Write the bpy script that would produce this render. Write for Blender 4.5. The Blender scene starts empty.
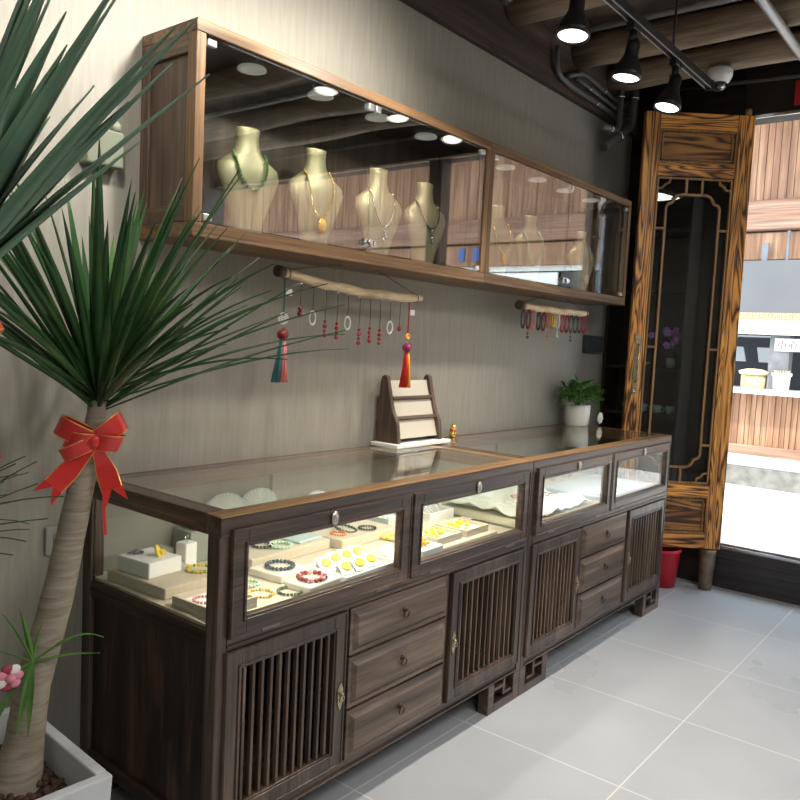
import bpy, bmesh, math, random
from mathutils import Vector, Matrix
PI = math.pi
random.seed(7)
C = bpy.context.scene.collection
def V(*a): return Vector(a)

# ------------------------------------------------------------------ materials
MATS = {}
def new_mat(name):
    m = bpy.data.materials.new(name); m.use_nodes = True
    nt = m.node_tree; nt.nodes.clear()
    out = nt.nodes.new('ShaderNodeOutputMaterial')
    MATS[name] = m
    return m, nt, out
def N(nt, kind, **kw):
    n = nt.nodes.new(kind)
    for k, v in kw.items():
        if k.startswith('i_'):
            key = k[2:]
            key = int(key) if key.isdigit() else key.replace('_', ' ')
            n.inputs[key].default_value = v
        else: setattr(n, k, v)
    return n
def L(nt, a, b): nt.links.new(a, b)
def c4(c): return (c[0], c[1], c[2], 1)
def ramp(nt, stops, fac):
    r = nt.nodes.new('ShaderNodeValToRGB')
    el = r.color_ramp.elements
    while len(el) < len(stops): el.new(0.5)
    for e, (p, c) in zip(el, stops): e.position = p; e.color = c4(c)
    L(nt, fac, r.inputs[0]); return r
def plain(name, col, rough=.5, metal=0, noise=0, nscale=20, bump=0, sheen=0, trans=0, coat=0, emis=None, estr=0, ior=None):
    if name in MATS: return MATS[name]
    m, nt, out = new_mat(name)
    b = N(nt, 'ShaderNodeBsdfPrincipled'); L(nt, b.outputs[0], out.inputs[0])
    b.inputs['Base Color'].default_value = c4(col)
    b.inputs['Roughness'].default_value = rough; b.inputs['Metallic'].default_value = metal
    if coat: b.inputs['Coat Weight'].default_value = coat; b.inputs['Coat Roughness'].default_value = .1
    if sheen: b.inputs['Sheen Weight'].default_value = sheen
    if trans: b.inputs['Transmission Weight'].default_value = trans
    if ior: b.inputs['IOR'].default_value = ior
    if emis: b.inputs['Emission Color'].default_value = c4(emis); b.inputs['Emission Strength'].default_value = estr
    if noise or bump:
        tc = N(nt, 'ShaderNodeTexCoord')
        nz = N(nt, 'ShaderNodeTexNoise', i_Scale=nscale, i_Detail=4.0); L(nt, tc.outputs['Object'], nz.inputs['Vector'])
        if noise:
            r = ramp(nt, [(.3, [x*(1-noise) for x in col]), (.7, [min(1, x*(1+noise)) for x in col])], nz.outputs[0])
            L(nt, r.outputs[0], b.inputs['Base Color'])
        if bump:
            bp = N(nt, 'ShaderNodeBump', i_Strength=bump, i_Distance=.01); L(nt, nz.outputs[0], bp.inputs['Height']); L(nt, bp.outputs[0], b.inputs['Normal'])
    return m
def wood(name, dark, mid, light, axis, rough=.45, along=.8, across=14, streak=.5, dist=1.2, spec=.5, bump=.25, stops=(.3, .5, .72)):
    """grain runs along axis 0/1/2 of the object's own coordinates"""
    if name in MATS: return MATS[name]
    m, nt, out = new_mat(name)
    b = N(nt, 'ShaderNodeBsdfPrincipled', i_Roughness=rough); L(nt, b.outputs[0], out.inputs[0])
    b.inputs['Specular IOR Level'].default_value = spec
    tc = N(nt, 'ShaderNodeTexCoord'); oi = N(nt, 'ShaderNodeObjectInfo')
    w = N(nt, 'ShaderNodeMath', operation='MULTIPLY', i_1=40.0); L(nt, oi.outputs['Random'], w.inputs[0])
    sc = [across]*3; sc[axis] = along
    mp = N(nt, 'ShaderNodeMapping', i_Scale=sc); L(nt, tc.outputs['Object'], mp.inputs[0])
    n1 = N(nt, 'ShaderNodeTexNoise', noise_dimensions='4D', i_Scale=1.0, i_Detail=5.0, i_Distortion=dist, i_Roughness=.6)
    L(nt, mp.outputs[0], n1.inputs['Vector']); L(nt, w.outputs[0], n1.inputs['W'])
    s2 = [across*9]*3; s2[axis] = along*4
    mp2 = N(nt, 'ShaderNodeMapping', i_Scale=s2); L(nt, tc.outputs['Object'], mp2.inputs[0])
    n2 = N(nt, 'ShaderNodeTexNoise', noise_dimensions='4D', i_Scale=1.0, i_Detail=3.0, i_Distortion=.3)
    L(nt, mp2.outputs[0], n2.inputs['Vector']); L(nt, w.outputs[0], n2.inputs['W'])
    r = ramp(nt, list(zip(stops, (dark, mid, light))), n1.outputs[0])
    r2 = ramp(nt, [(.35, (1-streak,)*3), (.6, (1, 1, 1))], n2.outputs[0])
    mx = N(nt, 'ShaderNodeMix', data_type='RGBA', blend_type='MULTIPLY'); mx.inputs[0].default_value = 1
    L(nt, r.outputs[0], mx.inputs[6]); L(nt, r2.outputs[0], mx.inputs[7]); L(nt, mx.outputs[2], b.inputs['Base Color'])
    bp = N(nt, 'ShaderNodeBump', i_Strength=bump, i_Distance=.002); L(nt, n2.outputs[0], bp.inputs['Height']); L(nt, bp.outputs[0], b.inputs['Normal'])
    return m
def burnt(name, axis, k=1.0, freq=5):
    if name in MATS: return MATS[name]
    m, nt, out = new_mat(name)
    b = N(nt, 'ShaderNodeBsdfPrincipled', i_Roughness=.38); L(nt, b.outputs[0], out.inputs[0])
    tc = N(nt, 'ShaderNodeTexCoord'); oi = N(nt, 'ShaderNodeObjectInfo')
    w = N(nt, 'ShaderNodeMath', operation='MULTIPLY', i_1=40.0); L(nt, oi.outputs['Random'], w.inputs[0])
    sc = [freq*2.2]*3; sc[axis] = freq*.16
    mp = N(nt, 'ShaderNodeMapping', i_Scale=sc); L(nt, tc.outputs['Object'], mp.inputs[0])
    n1 = N(nt, 'ShaderNodeTexNoise', noise_dimensions='4D', i_Scale=1.0, i_Detail=2.5, i_Distortion=.9)
    L(nt, mp.outputs[0], n1.inputs['Vector']); L(nt, w.outputs[0], n1.inputs['W'])
    m1 = N(nt, 'ShaderNodeMath', operation='MULTIPLY', i_1=84.0); L(nt, n1.outputs[0], m1.inputs[0])
    m2 = N(nt, 'ShaderNodeMath', operation='SINE'); L(nt, m1.outputs[0], m2.inputs[0])
    m3 = N(nt, 'ShaderNodeMath', operation='MULTIPLY_ADD', i_1=.5, i_2=.5); L(nt, m2.outputs[0], m3.inputs[0])
    r = ramp(nt, [(0, (.92*k, .43*k, .10*k)), (.5, (.66*k, .27*k, .055*k)), (.86, (.26*k, .10*k, .03*k)), (1, (.05, .02, .01))], m3.outputs[0])
    n2 = N(nt, 'ShaderNodeTexNoise', noise_dimensions='4D', i_Scale=3.0, i_Detail=2.0); L(nt, tc.outputs['Object'], n2.inputs['Vector']); L(nt, w.outputs[0], n2.inputs['W'])
    r2 = ramp(nt, [(.3, (.42, .34, .26)), (.55, (1, 1, 1))], n2.outputs[0])
    mx = N(nt, 'ShaderNodeMix', data_type='RGBA', blend_type='MULTIPLY'); mx.inputs[0].default_value = .8
    L(nt, r.outputs[0], mx.inputs[6]); L(nt, r2.outputs[0], mx.inputs[7]); L(nt, mx.outputs[2], b.inputs['Base Color'])
    return m
def glass(name, tint=(.93, .96, .95), ior=1.55):
    """thin architectural pane: clear with Fresnel reflections from both faces"""
    if name in MATS: return MATS[name]
    m, nt, out = new_mat(name)
    g = N(nt, 'ShaderNodeNewGeometry')
    mi = N(nt, 'ShaderNodeMapRange', i_3=ior, i_4=1/ior); L(nt, g.outputs['Backfacing'], mi.inputs[0])
    f = N(nt, 'ShaderNodeFresnel'); L(nt, mi.outputs[0], f.inputs[0])
    t = N(nt, 'ShaderNodeBsdfTransparent'); t.inputs[0].default_value = c4(tint)
    gl = N(nt, 'ShaderNodeBsdfGlossy', i_Roughness=.0); gl.inputs[0].default_value = (1, 1, 1, 1)
    mx = N(nt, 'ShaderNodeMixShader'); L(nt, f.outputs[0], mx.inputs[0]); L(nt, t.outputs[0], mx.inputs[1]); L(nt, gl.outputs[0], mx.inputs[2])
    L(nt, mx.outputs[0], out.inputs[0]); return m

def woodset(prefix, dark, mid, light, **kw):
    return [wood(f'{prefix}_grain_{"xyz"[a]}', dark, mid, light, a, **kw) for a in range(3)]
WC = woodset('counter_walnut', (.018, .010, .007), (.075, .046, .031), (.185, .125, .085), rough=.32, spec=.7, streak=.62, across=11, bump=.35)
WD = woodset('drawer_walnut', (.045, .027, .018), (.135, .09, .06), (.25, .18, .125), rough=.36, spec=.6, across=9, dist=1.8)
WS = woodset('dark_side_walnut', (.010, .005, .003), (.036, .018, .011), (.17, .09, .05), rough=.45, across=5, dist=2.6)
WU = woodset('upper_cabinet_oak', (.065, .035, .016), (.17, .092, .040), (.31, .18, .083), rough=.45)
WUD = woodset('upper_side_walnut', (.045, .027, .017), (.10, .062, .038), (.18, .12, .08), rough=.5)
WI = woodset('cabinet_lining_walnut', (.018, .011, .008), (.05, .032, .022), (.11, .07, .048), rough=.5, across=8, dist=2)
WP = woodset('grey_walnut_panel', (.05, .030, .020), (.12, .078, .053), (.19, .13, .09), rough=.55, across=7, dist=1.5)
BK = wood('aged_beam_brown', (.02, .010, .007), (.06, .035, .025), (.14, .085, .06), 0, rough=.7, across=9)
BKY = wood('dark_facade_wood', (.008, .005, .004), (.022, .013, .010), (.05, .03, .022), 1, rough=.6)
LOG = wood('log_timber', (.16, .11, .065), (.32, .235, .155), (.48, .37, .25), 1, rough=.65, along=.9, across=10, streak=.35)
WXP = wood('weathered_plank_vertical', (.15, .06, .03), (.33, .165, .085), (.52, .31, .18), 2, rough=.7, along=.6, across=8, streak=.35)
WXB = wood('weathered_beam_red', (.16, .065, .033), (.31, .16, .095), (.44, .27, .18), 1, rough=.7, along=.4, across=6)
BZ, BX = burnt('burnt_pine_upright', 2), burnt('burnt_pine_crosswise', 0)
BP = burnt('burnt_pine_panel', 0, .5, 3.2)
GOLDW = wood('lattice_pine', (.22, .10, .03), (.42, .22, .08), (.55, .31, .13), 2, rough=.4)
BRANCH = wood('driftwood_bark', (.46, .32, .17), (.70, .53, .33), (.82, .69, .50), 0, rough=.6, across=22, along=5, streak=.2, bump=.1)
GL = glass('cabinet_glass', ior=2.5)
GC = glass('counter_glass', tint=(.95, .968, .95), ior=1.42)
GD = glass('door_glass', tint=(.82, .86, .86), ior=1.4)
BLACK = plain('black_metal', (.012, .012, .013), .4, .3)
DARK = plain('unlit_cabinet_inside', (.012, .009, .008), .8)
CHROME = plain('chrome', (.75, .76, .78), .15, 1)
BRASS = plain('old_brass', (.42, .36, .25), .38, 1, .3, 60)
WHITE = plain('white_plastic', (.80, .80, .78), .4)
CREAM = plain('cream_velvet', (.62, .55, .43), .8, noise=.06, nscale=90, bump=.1)
CREAM2 = plain('pale_linen', (.74, .69, .58), .8)
TAUPE = plain('taupe_leatherette', (.42, .37, .30), .7)
PAPER = plain('white_card', (.9, .9, .88), .6)
SATIN = plain('champagne_satin', (.38, .33, .20), .45, .4, .1, 8)
GREY_PIPE = plain('painted_grey_conduit', (.13, .13, .13), .45)
LPIPE = plain('galvanised_conduit', (.42, .42, .42), .4, .4)

# ------------------------------------------------------------------ mesh builder
class MB:
    def __init__(s): s.bm = bmesh.new()
    def box(s, x0, x1, y0, y1, z0, z1, mi=0, M=None):
        vs = [s.bm.verts.new((x, y, z)) for x in (x0, x1) for y in (y0, y1) for z in (z0, z1)]
        if M is not None:
            for v in vs: v.co = M @ v.co
        q = [(0, 1, 3, 2), (4, 6, 7, 5), (0, 4, 5, 1), (2, 3, 7, 6), (0, 2, 6, 4), (1, 5, 7, 3)]
        for f in q:
            fc = s.bm.faces.new([vs[i] for i in f]); fc.material_index = mi
        return s
    def tube(s, pts, r, seg=10, cap=True, mi=0, flat=None):
        pts = [Vector(p) for p in pts]; n = len(pts)
        rs = r if isinstance(r, (list, tuple)) else [r]*n
        rings = []; up = None
        for i, p in enumerate(pts):
            t = (pts[min(i+1, n-1)]-pts[max(i-1, 0)])
            if t.length < 1e-9: t = V(0, 0, 1)
            t.normalize()
            if up is None:
                up = V(0, 0, 1) if abs(t.z) < .9 else V(1, 0, 0)
            a = t.cross(up)
            if a.length < 1e-6: a = t.orthogonal()
            a.normalize(); b = a.cross(t); up = b
            k = flat if flat else 1
            rings.append([s.bm.verts.new(p+(a*math.cos(u)+b*k*math.sin(u))*rs[i]) for u in [2*PI*j/seg for j in range(seg)]])
        for i in range(n-1):
            for j in range(seg):
                f = s.bm.faces.new((rings[i][j], rings[i][(j+1) % seg], rings[i+1][(j+1) % seg], rings[i+1][j])); f.material_index = mi; f.smooth = True
        if cap:
            f = s.bm.faces.new(list(reversed(rings[0]))); f.material_index = mi
            f = s.bm.faces.new(rings[-1]); f.material_index = mi
        return s
    def cyl(s, a, b, r, r2=None, seg=16, mi=0): return s.tube([a, b], [r, r if r2 is None else r2], seg, True, mi)
    def ball(s, c, r, sub=1, sc=(1, 1, 1), mi=0):
        M = Matrix.Translation(c) @ Matrix.Diagonal((r*sc[0], r*sc[1], r*sc[2], 1))
        g = bmesh.ops.create_icosphere(s.bm, subdivisions=sub, radius=1, matrix=M)
        for v in g['verts']:
            for f in v.link_faces: f.smooth = True; f.material_index = mi
        return s
    def lathe(s, prof, c=(0, 0, 0), seg=24, M=None, mi=0, sx=1, sy=1):
        rings = []
        for r, z in prof:
            rings.append([s.bm.verts.new(V(c[0]+r*sx*math.cos(2*PI*j/seg), c[1]+r*sy*math.sin(2*PI*j/seg), c[2]+z)) for j in range(seg)])
        for i in range(len(rings)-1):
            for j in range(seg):
                f = s.bm.faces.new((rings[i][j], rings[i][(j+1) % seg], rings[i+1][(j+1) % seg], rings[i+1][j])); f.smooth = True; f.material_index = mi
        f = s.bm.faces.new(list(reversed(rings[0]))); f.material_index = mi
        f = s.bm.faces.new(rings[-1]); f.material_index = mi
        if M is not None:
            for rg in rings:
                for v in rg: v.co = M @ v.co
        return s
    def torus(s, c, R, r, nrm=(0, 0, 1), seg=24, seg2=8, e=1, mi=0):
        q = Vector(nrm).to_track_quat('Z', 'Y')
        pts = [Vector(c)+q @ V(R*math.cos(2*PI*i/seg), R*e*math.sin(2*PI*i/seg), 0) for i in range(seg)]
        rings = []
        for i in range(seg):
            t = (pts[(i+1) % seg]-pts[i-1]).normalized(); a = q @ V(0, 0, 1); b = t.cross(a)
            rings.append([s.bm.verts.new(pts[i]+(a*math.sin(2*PI*j/seg2)+b*math.cos(2*PI*j/seg2))*r) for j in range(seg2)])
        for i in range(seg):
            for j in range(seg2):
                f = s.bm.faces.new((rings[i][j], rings[i][(j+1) % seg2], rings[(i+1) % seg][(j+1) % seg2], rings[(i+1) % seg][j])); f.smooth = True; f.material_index = mi
        return s
    def prism(s, poly, lo, hi, axis='x', mi=0, M=None):
        """poly in the two other axes, extruded lo..hi along axis"""
        def P(a, b, h): return {'x': V(h, a, b), 'y': V(a, h, b), 'z': V(a, b, h)}[axis]
        A = [s.bm.verts.new(P(a, b, lo)) for a, b in poly]; B = [s.bm.verts.new(P(a, b, hi)) for a, b in poly]
        if M is not None:
            for v in A+B: v.co = M @ v.co
        n = len(poly)
        s.bm.faces.new(A).material_index = mi; s.bm.faces.new(list(reversed(B))).material_index = mi
        for i in range(n): s.bm.faces.new((A[i], B[i], B[(i+1) % n], A[(i+1) % n])).material_index = mi
        return s
    def build(s, name, mat, parent=None, bevel=0, loc=None, subsurf=0):
        bmesh.ops.recalc_face_normals(s.bm, faces=s.bm.faces)
        me = bpy.data.meshes.new(name); s.bm.to_mesh(me); s.bm.free()
        for m in (mat if isinstance(mat, (list, tuple)) else [mat]): me.materials.append(m)
        o = bpy.data.objects.new(name, me); C.objects.link(o)
        if parent is not None: o.parent = parent
        if loc is not None: o.location = loc
        if bevel:
            b = o.modifiers.new('edge', 'BEVEL'); b.width = bevel; b.segments = 2; b.limit_method = 'ANGLE'; b.angle_limit = .7
            b.harden_normals = False
        if subsurf:
            b = o.modifiers.new('smooth', 'SUBSURF'); b.levels = subsurf; b.render_levels = subsurf
        return o
def tag(o, label, cat, group=None, kind=None):
    o['label'] = label; o['category'] = cat
    if group: o['group'] = group
    if kind: o['kind'] = kind
    return o
def thing(name, loc, label, cat, group=None, rz=0):
    o = bpy.data.objects.new(name, None); C.objects.link(o); o.empty_display_size = .05
    o.location = loc; o.rotation_euler = (0, 0, rz); return tag(o, label, cat, group)
def struct(o): o['kind'] = 'structure'; return o
def children(o): return [c for c in C.objects if c.parent == o]
def dup(o, loc=None, label=None, rz=None, parent=None):
    kids = children(o)
    c = o.copy(); C.objects.link(c)
    if parent is not None: c.parent = parent
    if loc is not None: c.location = loc
    if rz is not None: c.rotation_euler.z = rz
    if label: c['label'] = label
    for k in kids: dup(k, parent=c)
    return c

# ------------------------------------------------------------------ room
XF = 3.65   # inner face of the shop front
# plaster
def wall_mat():
    m, nt, out = new_mat('greige_wall_covering')
    b = N(nt, 'ShaderNodeBsdfPrincipled', i_Roughness=.55); L(nt, b.outputs[0], out.inputs[0])
    tc = N(nt, 'ShaderNodeTexCoord')
    mp = N(nt, 'ShaderNodeMapping', i_Scale=(55, 55, 5)); L(nt, tc.outputs['Object'], mp.inputs[0])
    n = N(nt, 'ShaderNodeTexNoise', i_Scale=1.0, i_Detail=4.0, i_Distortion=.5); L(nt, mp.outputs[0], n.inputs['Vector'])
    r = ramp(nt, [(.3, (.255, .243, .208)), (.7, (.31, .294, .252))], n.outputs[0]); L(nt, r.outputs[0], b.inputs['Base Color'])
    bp = N(nt, 'ShaderNodeBump', i_Strength=.25, i_Distance=.004); L(nt, n.outputs[0], bp.inputs['Height']); L(nt, bp.outputs[0], b.inputs['Normal'])
    return m
WALL = wall_mat()
def floor_mat():
    m, nt, out = new_mat('grey_porcelain_tiles')
    b = N(nt, 'ShaderNodeBsdfPrincipled'); L(nt, b.outputs[0], out.inputs[0])
    tc = N(nt, 'ShaderNodeTexCoord')
    n = N(nt, 'ShaderNodeTexNoise', i_Scale=1.8, i_Detail=3.0, i_Distortion=.2, i_Roughness=.5); L(nt, tc.outputs['Object'], n.inputs['Vector'])
    r = ramp(nt, [(.2, (.375, .395, .42)), (.8, (.48, .505, .53))], n.outputs[0])
    mp = N(nt, 'ShaderNodeMapping', i_Location=(-1.18+6, 1.18+6, 0)); L(nt, tc.outputs['Object'], mp.inputs[0])
    br = N(nt, 'ShaderNodeTexBrick', offset=0.0, i_Scale=1.0, i_Mortar_Size=.0028, i_Mortar_Smooth=.1)
    br.inputs['Brick Width'].default_value = .6; br.inputs['Row Height'].default_value = .6
    L(nt, mp.outputs[0], br.inputs['Vector'])
    mx = N(nt, 'ShaderNodeMix', data_type='RGBA'); L(nt, br.outputs['Fac'], mx.inputs[0]); L(nt, r.outputs[0], mx.inputs[6]); mx.inputs[7].default_value = (.68, .68, .66, 1)
    L(nt, mx.outputs[2], b.inputs['Base Color'])
    rr = N(nt, 'ShaderNodeMapRange', i_3=.25, i_4=.31); L(nt, n.outputs[0], rr.inputs[0]); L(nt, rr.outputs[0], b.inputs['Roughness'])
    return m
struct(MB().box(-3.2, XF, -4.7, 0, -.1, 0).build('floor', floor_mat()))
struct(MB().box(-3.2, XF+.1, 0, .12, -.1, 3.06).build('wall_back', WALL))
struct(MB().box(-3.3, -3.2, -4.7, .12, -.1, 3.06).build('wall_left', WALL))
struct(MB().box(-3.3, XF+.1, -4.82, -4.7, -.1, 3.06).build('wall_front', WALL))
struct(MB().box(-3.3, XF+.6, -4.9, .2, 3.06, 3.16).build('ceiling', plain('dark_ceiling_boards', (.10, .07, .05), .7, noise=.3, nscale=6)))
# old plank plate along the top of the wall
struct(MB().box(-3.2, XF, -.035, -.001, 2.735, 3.055).build('trim_1', BK, bevel=.004))
# shop front, dark timber
struct(MB().box(XF, XF+.1, -.675, .0, .0, 3.06).build('wall_right', BKY))
struct(MB().box(XF-.03, XF+.1, -4.7, -.675, 2.745, 3.06).build('trim_2', BKY, bevel=.004))
struct(MB().box(XF, XF+.12, -4.7, -.675, -.1, .235).build('trim_3', wood('threshold_wood', (.015, .012, .014), (.035, .03, .032), (.07, .06, .06), 1, rough=.5), bevel=.004))
struct(MB().box(XF+.01, XF+.02, -4.7, -.675, .235, .25).box(XF+.08, XF+.09, -4.7, -.675, .235, .25).box(XF-.045, XF-.03, -4.7, -.74, 2.745, 2.762).build('trim_4', CHROME))
struct(MB().box(XF-.02, XF+.1, -2.1, -1.98, .25, 2.745).build('trim_5', wood('door_post', (.06, .03, .02), (.14, .08, .055), (.24, .15, .11), 2), bevel=.004))

# logs
for i, (x, r) in enumerate(((2.10, .085), (2.77, .08), (3.22, .078))):
    ys = [-.036-4.6*k/24 for k in range(25)]
    pts = [(x+.008*math.sin(k*1.3+i), y, 2.9+r+.006*math.sin(k*.9+i*2)) for k, y in enumerate(ys)]
    o = MB().tube(pts, [r*(1+.05*math.sin(k*.7+i)) for k in range(25)], 20).build('ceiling_log', LOG)
    tag(o, ['brown ceiling log closest to the camera, above the first spotlight', 'middle brown ceiling log with a pale pipe along its top',
            'brown ceiling log beside the white dome camera, nearest the doorway'][i], 'log', 'round logs under the ceiling')

# ------------------------------------------------------------------ display counters
Hc, Dc, Lc = .95, .619, 1.5
def frame4(x0, x1, z0, z1, w, y0, y1, mats, nm, parent, wz=None, bevel=.003):
    """rectangular frame in the xz plane, with a stepped inner bead"""
    wz = wz or w
    mb = MB()
    mb.box(x0, x0+w, y0, y1, z0, z1).box(x1-w, x1, y0, y1, z0, z1)
    mb.box(x0+w, x1-w, y0, y1, z1-wz, z1).box(x0+w, x1-w, y0, y1, z0, z0+wz)
    e = .006; d = .004
    for (a, b, c, g) in ((x0+w-.012, x0+w-.012+e, z0+wz-.012, z1-wz+.012), (x1-w+.012-e, x1-w+.012, z0+wz-.012, z1-wz+.012)):
        mb.box(a, b, y0-d, y0+.001, c, g)
    for (c, g) in ((z1-wz+.006, z1-wz+.012), (z0+wz-.012, z0+wz-.006)):
        mb.box(x0+w-.012, x1-w+.012, y0-d, y0+.001, c, g)
    mb.box(x0, x1, y0-.003, y0+.001, z1-.008, z1-.001).box(x0, x1, y0-.003, y0+.001, z0+.001, z0+.007)
    mb.box(x0+.001, x0+.007, y0-.003, y0+.001, z0, z1).box(x1-.007, x1-.001, y0-.003, y0+.001, z0, z1)
    return mb.build(nm, mats, parent, bevel=bevel)
def make_counter(x0, label):
    t = thing('display_counter', (x0, 0, 0), label, 'display counter', 'dark walnut jewellery counters along the wall')
    F = -Dc
    # carcass rails and posts
    mb = MB()
    mb.bm.free()
    for q in ((0, .03, F, F+.045, .114, .90), (Lc-.03, Lc, F, F+.045, .114, .90), (0, .04, -.045, 0, .114, .90), (Lc-.04, Lc, -.045, 0, .114, .90)):
        MB().box(*q).build('corner_post', WC[2], t, bevel=.002)
    mb = MB()
    mb.box(.03, Lc-.03, F+.004, F+.04, .114, .150).box(.03, Lc-.03, F-.004, F+.006, .118, .126).build('front_rail', WC[0], t, bevel=.002)
    MB().box(.03, Lc-.03, F-.002, F+.04, .612, .642).box(.03, Lc-.03, F-.006, F, .620, .626).build('front_rail', WC[0], t, bevel=.002)
    for a in (.468, .972): MB().box(a-.007, a+.007, F+.003, F+.04, .15, .612).build('divider', WC[2], t)
    MB().box(.736-.005, .736+.005, F+.003, F+.04, .642, .9).build('divider', WC[2], t)
    MB().box(.03, Lc-.03, F+.045, -.02, .12, .14).build('bottom_board', WC[0], t)
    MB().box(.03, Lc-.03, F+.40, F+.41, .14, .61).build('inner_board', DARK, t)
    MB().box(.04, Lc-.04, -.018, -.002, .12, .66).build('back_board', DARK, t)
    # side panels: recessed boards with rails
    for sx, nm in ((0, 1), (Lc, -1)):
        a, b = sorted((sx+nm*.012, sx+nm*.026)); a2, b2 = sorted((sx, sx+nm*.03))
        p = MB().box(a, b, F+.045, -.045, .15, .61).build('side_panel', WS[2], t)
        MB().box(a2, b2, F+.045, -.045, .615, .66).box(min(a2, b2)-.004*(nm > 0), max(a2, b2)+.004*(nm < 0), F+.045, -.045, .632, .640).build('side_rail', WS[1], p, bevel=.002)
        MB().box(a2, b2, F+.045, -.045, .114, .155).build('side_rail', WS[1], p, bevel=.002)
    # top frame
    mb = MB()
    z0, z1 = .898, Hc
    mb.box(0, Lc, F-.004, F+.058, z0, z1-.005).build('top_rail', WC[0], t, bevel=.003)
    MB().box(0.001, Lc-.001, F-.003, F+.058, z1-.005, z1).build('lit_top_layer', WCAP[0], t, bevel=.002)  # thin layer added to carry the warm light painted on the rail top
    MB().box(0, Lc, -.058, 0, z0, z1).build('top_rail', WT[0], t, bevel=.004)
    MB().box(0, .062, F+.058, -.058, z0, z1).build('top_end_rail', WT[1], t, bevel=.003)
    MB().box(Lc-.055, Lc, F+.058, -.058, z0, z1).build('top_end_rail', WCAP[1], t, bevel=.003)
    MB().box(.05, Lc-.045, F+.046, -.046, Hc-.004, Hc+.003).build('glass_top', GC, t)
    MB().box(.006, .012, F+.045, -.045, .66, .898).build('side_glass', GC, t)
    MB().box(Lc-.012, Lc-.006, F+.045, -.045, .66, .898).build('side_glass', GC, t)
    MB().box(.013, Lc-.013, F+.05, -.02, .645, .668).build('display_base', CREAM, t)
    mb = MB().box(.04, Lc-.04, -.02, -.006, .668, .898).box(.69, .72, -.035, -.02, .668, .898)
    mb.build('display_backboard', [plain('case_back_lining', (.30, .29, .25), .7)], t)
    # flip doors
    for a, b in ((.030, .732), (.740, 1.470)):
        fd = frame4(a, b, .644, .916, .052, F-.012, F+.012, WC[0], 'flip_door', t, wz=.048)
        MB().box(a+.045, b-.045, F-.002, F+.003, .686, .874).build('pane', GC, fd)
        c = (a+b)/2
        MB().lathe([(.0005, -.002), (.016, -.002), (.018, .004), (.010, .007), (.0005, .008)], seg=20, M=Matrix.Translation((c, F-.013, .893)) @ Matrix.Rotation(PI/2, 4, 'X') @ Matrix.Diagonal((.8, 1.15, 1, 1))).box(c-.002, c+.002, F-.0225, F-.019, .884, .898).build('keyhole_plate', plain('nickel_plate', (.6, .58, .52), .3, 1), fd)
        for h in (a+.13, b-.13): MB().box(h-.03, h+.03, F-.0165, F-.010, .641, .648).build('hinge', plain('dull_hinge', (.22, .20, .18), .4, .8), fd)
    # slatted doors
    for k, (a, b) in enumerate(((.024, .460), (.986, 1.466))):
        sd = frame4(a, b, .152, .610, .052, F-.008, F+.014, WC[2], 'slatted_door', t)
        mb = MB(); n = 11; A, B = a+.052, b-.052
        for i in range(n):
            c = A+(B-A)*(i+.5)/n
            mb.box(c-.0045, c+.0045, F-.002, F+.012, .20, .562)
        mb.build('slats', WD[2], sd, bevel=.0015)
        c = b-.02 if k == 0 else a+.02
        mb = MB().prism([(c-.011, .345), (c, .322), (c+.011, .345), (c+.011, .385), (c, .405), (c-.011, .385)], F-.011, F-.0075, 'y')
        mb.ball((c, F-.016, .372), .006, 2).torus((c, F-.018, .358), .009, .0022, (0, 1, .15), 16, 6)
        mb.build('door_pull', BRASS, sd)
    # drawers
    for z0, z1 in ((.468, .608), (.308, .460), (.152, .300)):
        a, b = .480, .962
        mb = MB().box(a, b, F-.002, F+.014, z0, z1)
        # raised field with chamfer
        i0 = .012; i1 = .026
        def ring(i, y): return [(a+i, y, z0+i), (b-i, y, z0+i), (b-i, y, z1-i), (a+i, y, z1-i)]
        R0 = [mb.bm.verts.new(q) for q in ring(i0, F-.0015)]; R1 = [mb.bm.verts.new(q) for q in ring(i1, F-.012)]
        for i in range(4): mb.bm.faces.new((R0[i], R0[(i+1) % 4], R1[(i+1) % 4], R1[i]))
        mb.bm.faces.new(R1)
        d = mb.build('drawer', WD[0], t)
        c, z = (a+b)/2, (z0+z1)/2+.012
        mb = MB().lathe([(.0005, 0), (.011, 0), (.009, .004), (.0005, .006)], seg=16, M=Matrix.Translation((c, F-.012, z)) @ Matrix.Rotation(PI/2, 4, 'X'))
        mb.ball((c, F-.020, z), .0045, 2).torus((c, F-.021, z-.012), .012, .0022, (0, 1, .12), 20, 6)
        mb.build('ring_pull', plain('dark_bronze', (.10, .08, .06), .35, .9), d)
    # fretted bracket feet
    for sx, s in ((0, 1), (Lc, -1)):
        for yy in (F, -.05):
            def X(a, b): return sorted((sx+s*a, sx+s*b))
            mb = MB()
            for (a, b, c, d) in ((0, .045, 0, .114), (.185, .225, 0, .114), (.045, .185, 0, .034), (.105, .120, .050, .114), (.060, .105, .050, .062), (.12, .185, .082, .094)):
                q = X(a, b); mb.box(q[0], q[1], yy, yy+.045, c, d)
            mb.build('bracket_foot', WC[0], t, bevel=.002)
    return t
WCAP = woodset('warm_lit_cap_walnut', (.16, .08, .03), (.34, .185, .075), (.50, .30, .13), rough=.3)  # orange tone paints warm reflected light into the counter's top surfaces
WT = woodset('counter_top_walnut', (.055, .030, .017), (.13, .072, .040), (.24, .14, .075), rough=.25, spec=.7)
make_counter(0, 'near walnut display counter with gold jewellery in its lit glass case')
make_counter(1.503, 'far walnut display counter carrying the potted plant, nearest the doorway')

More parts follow.
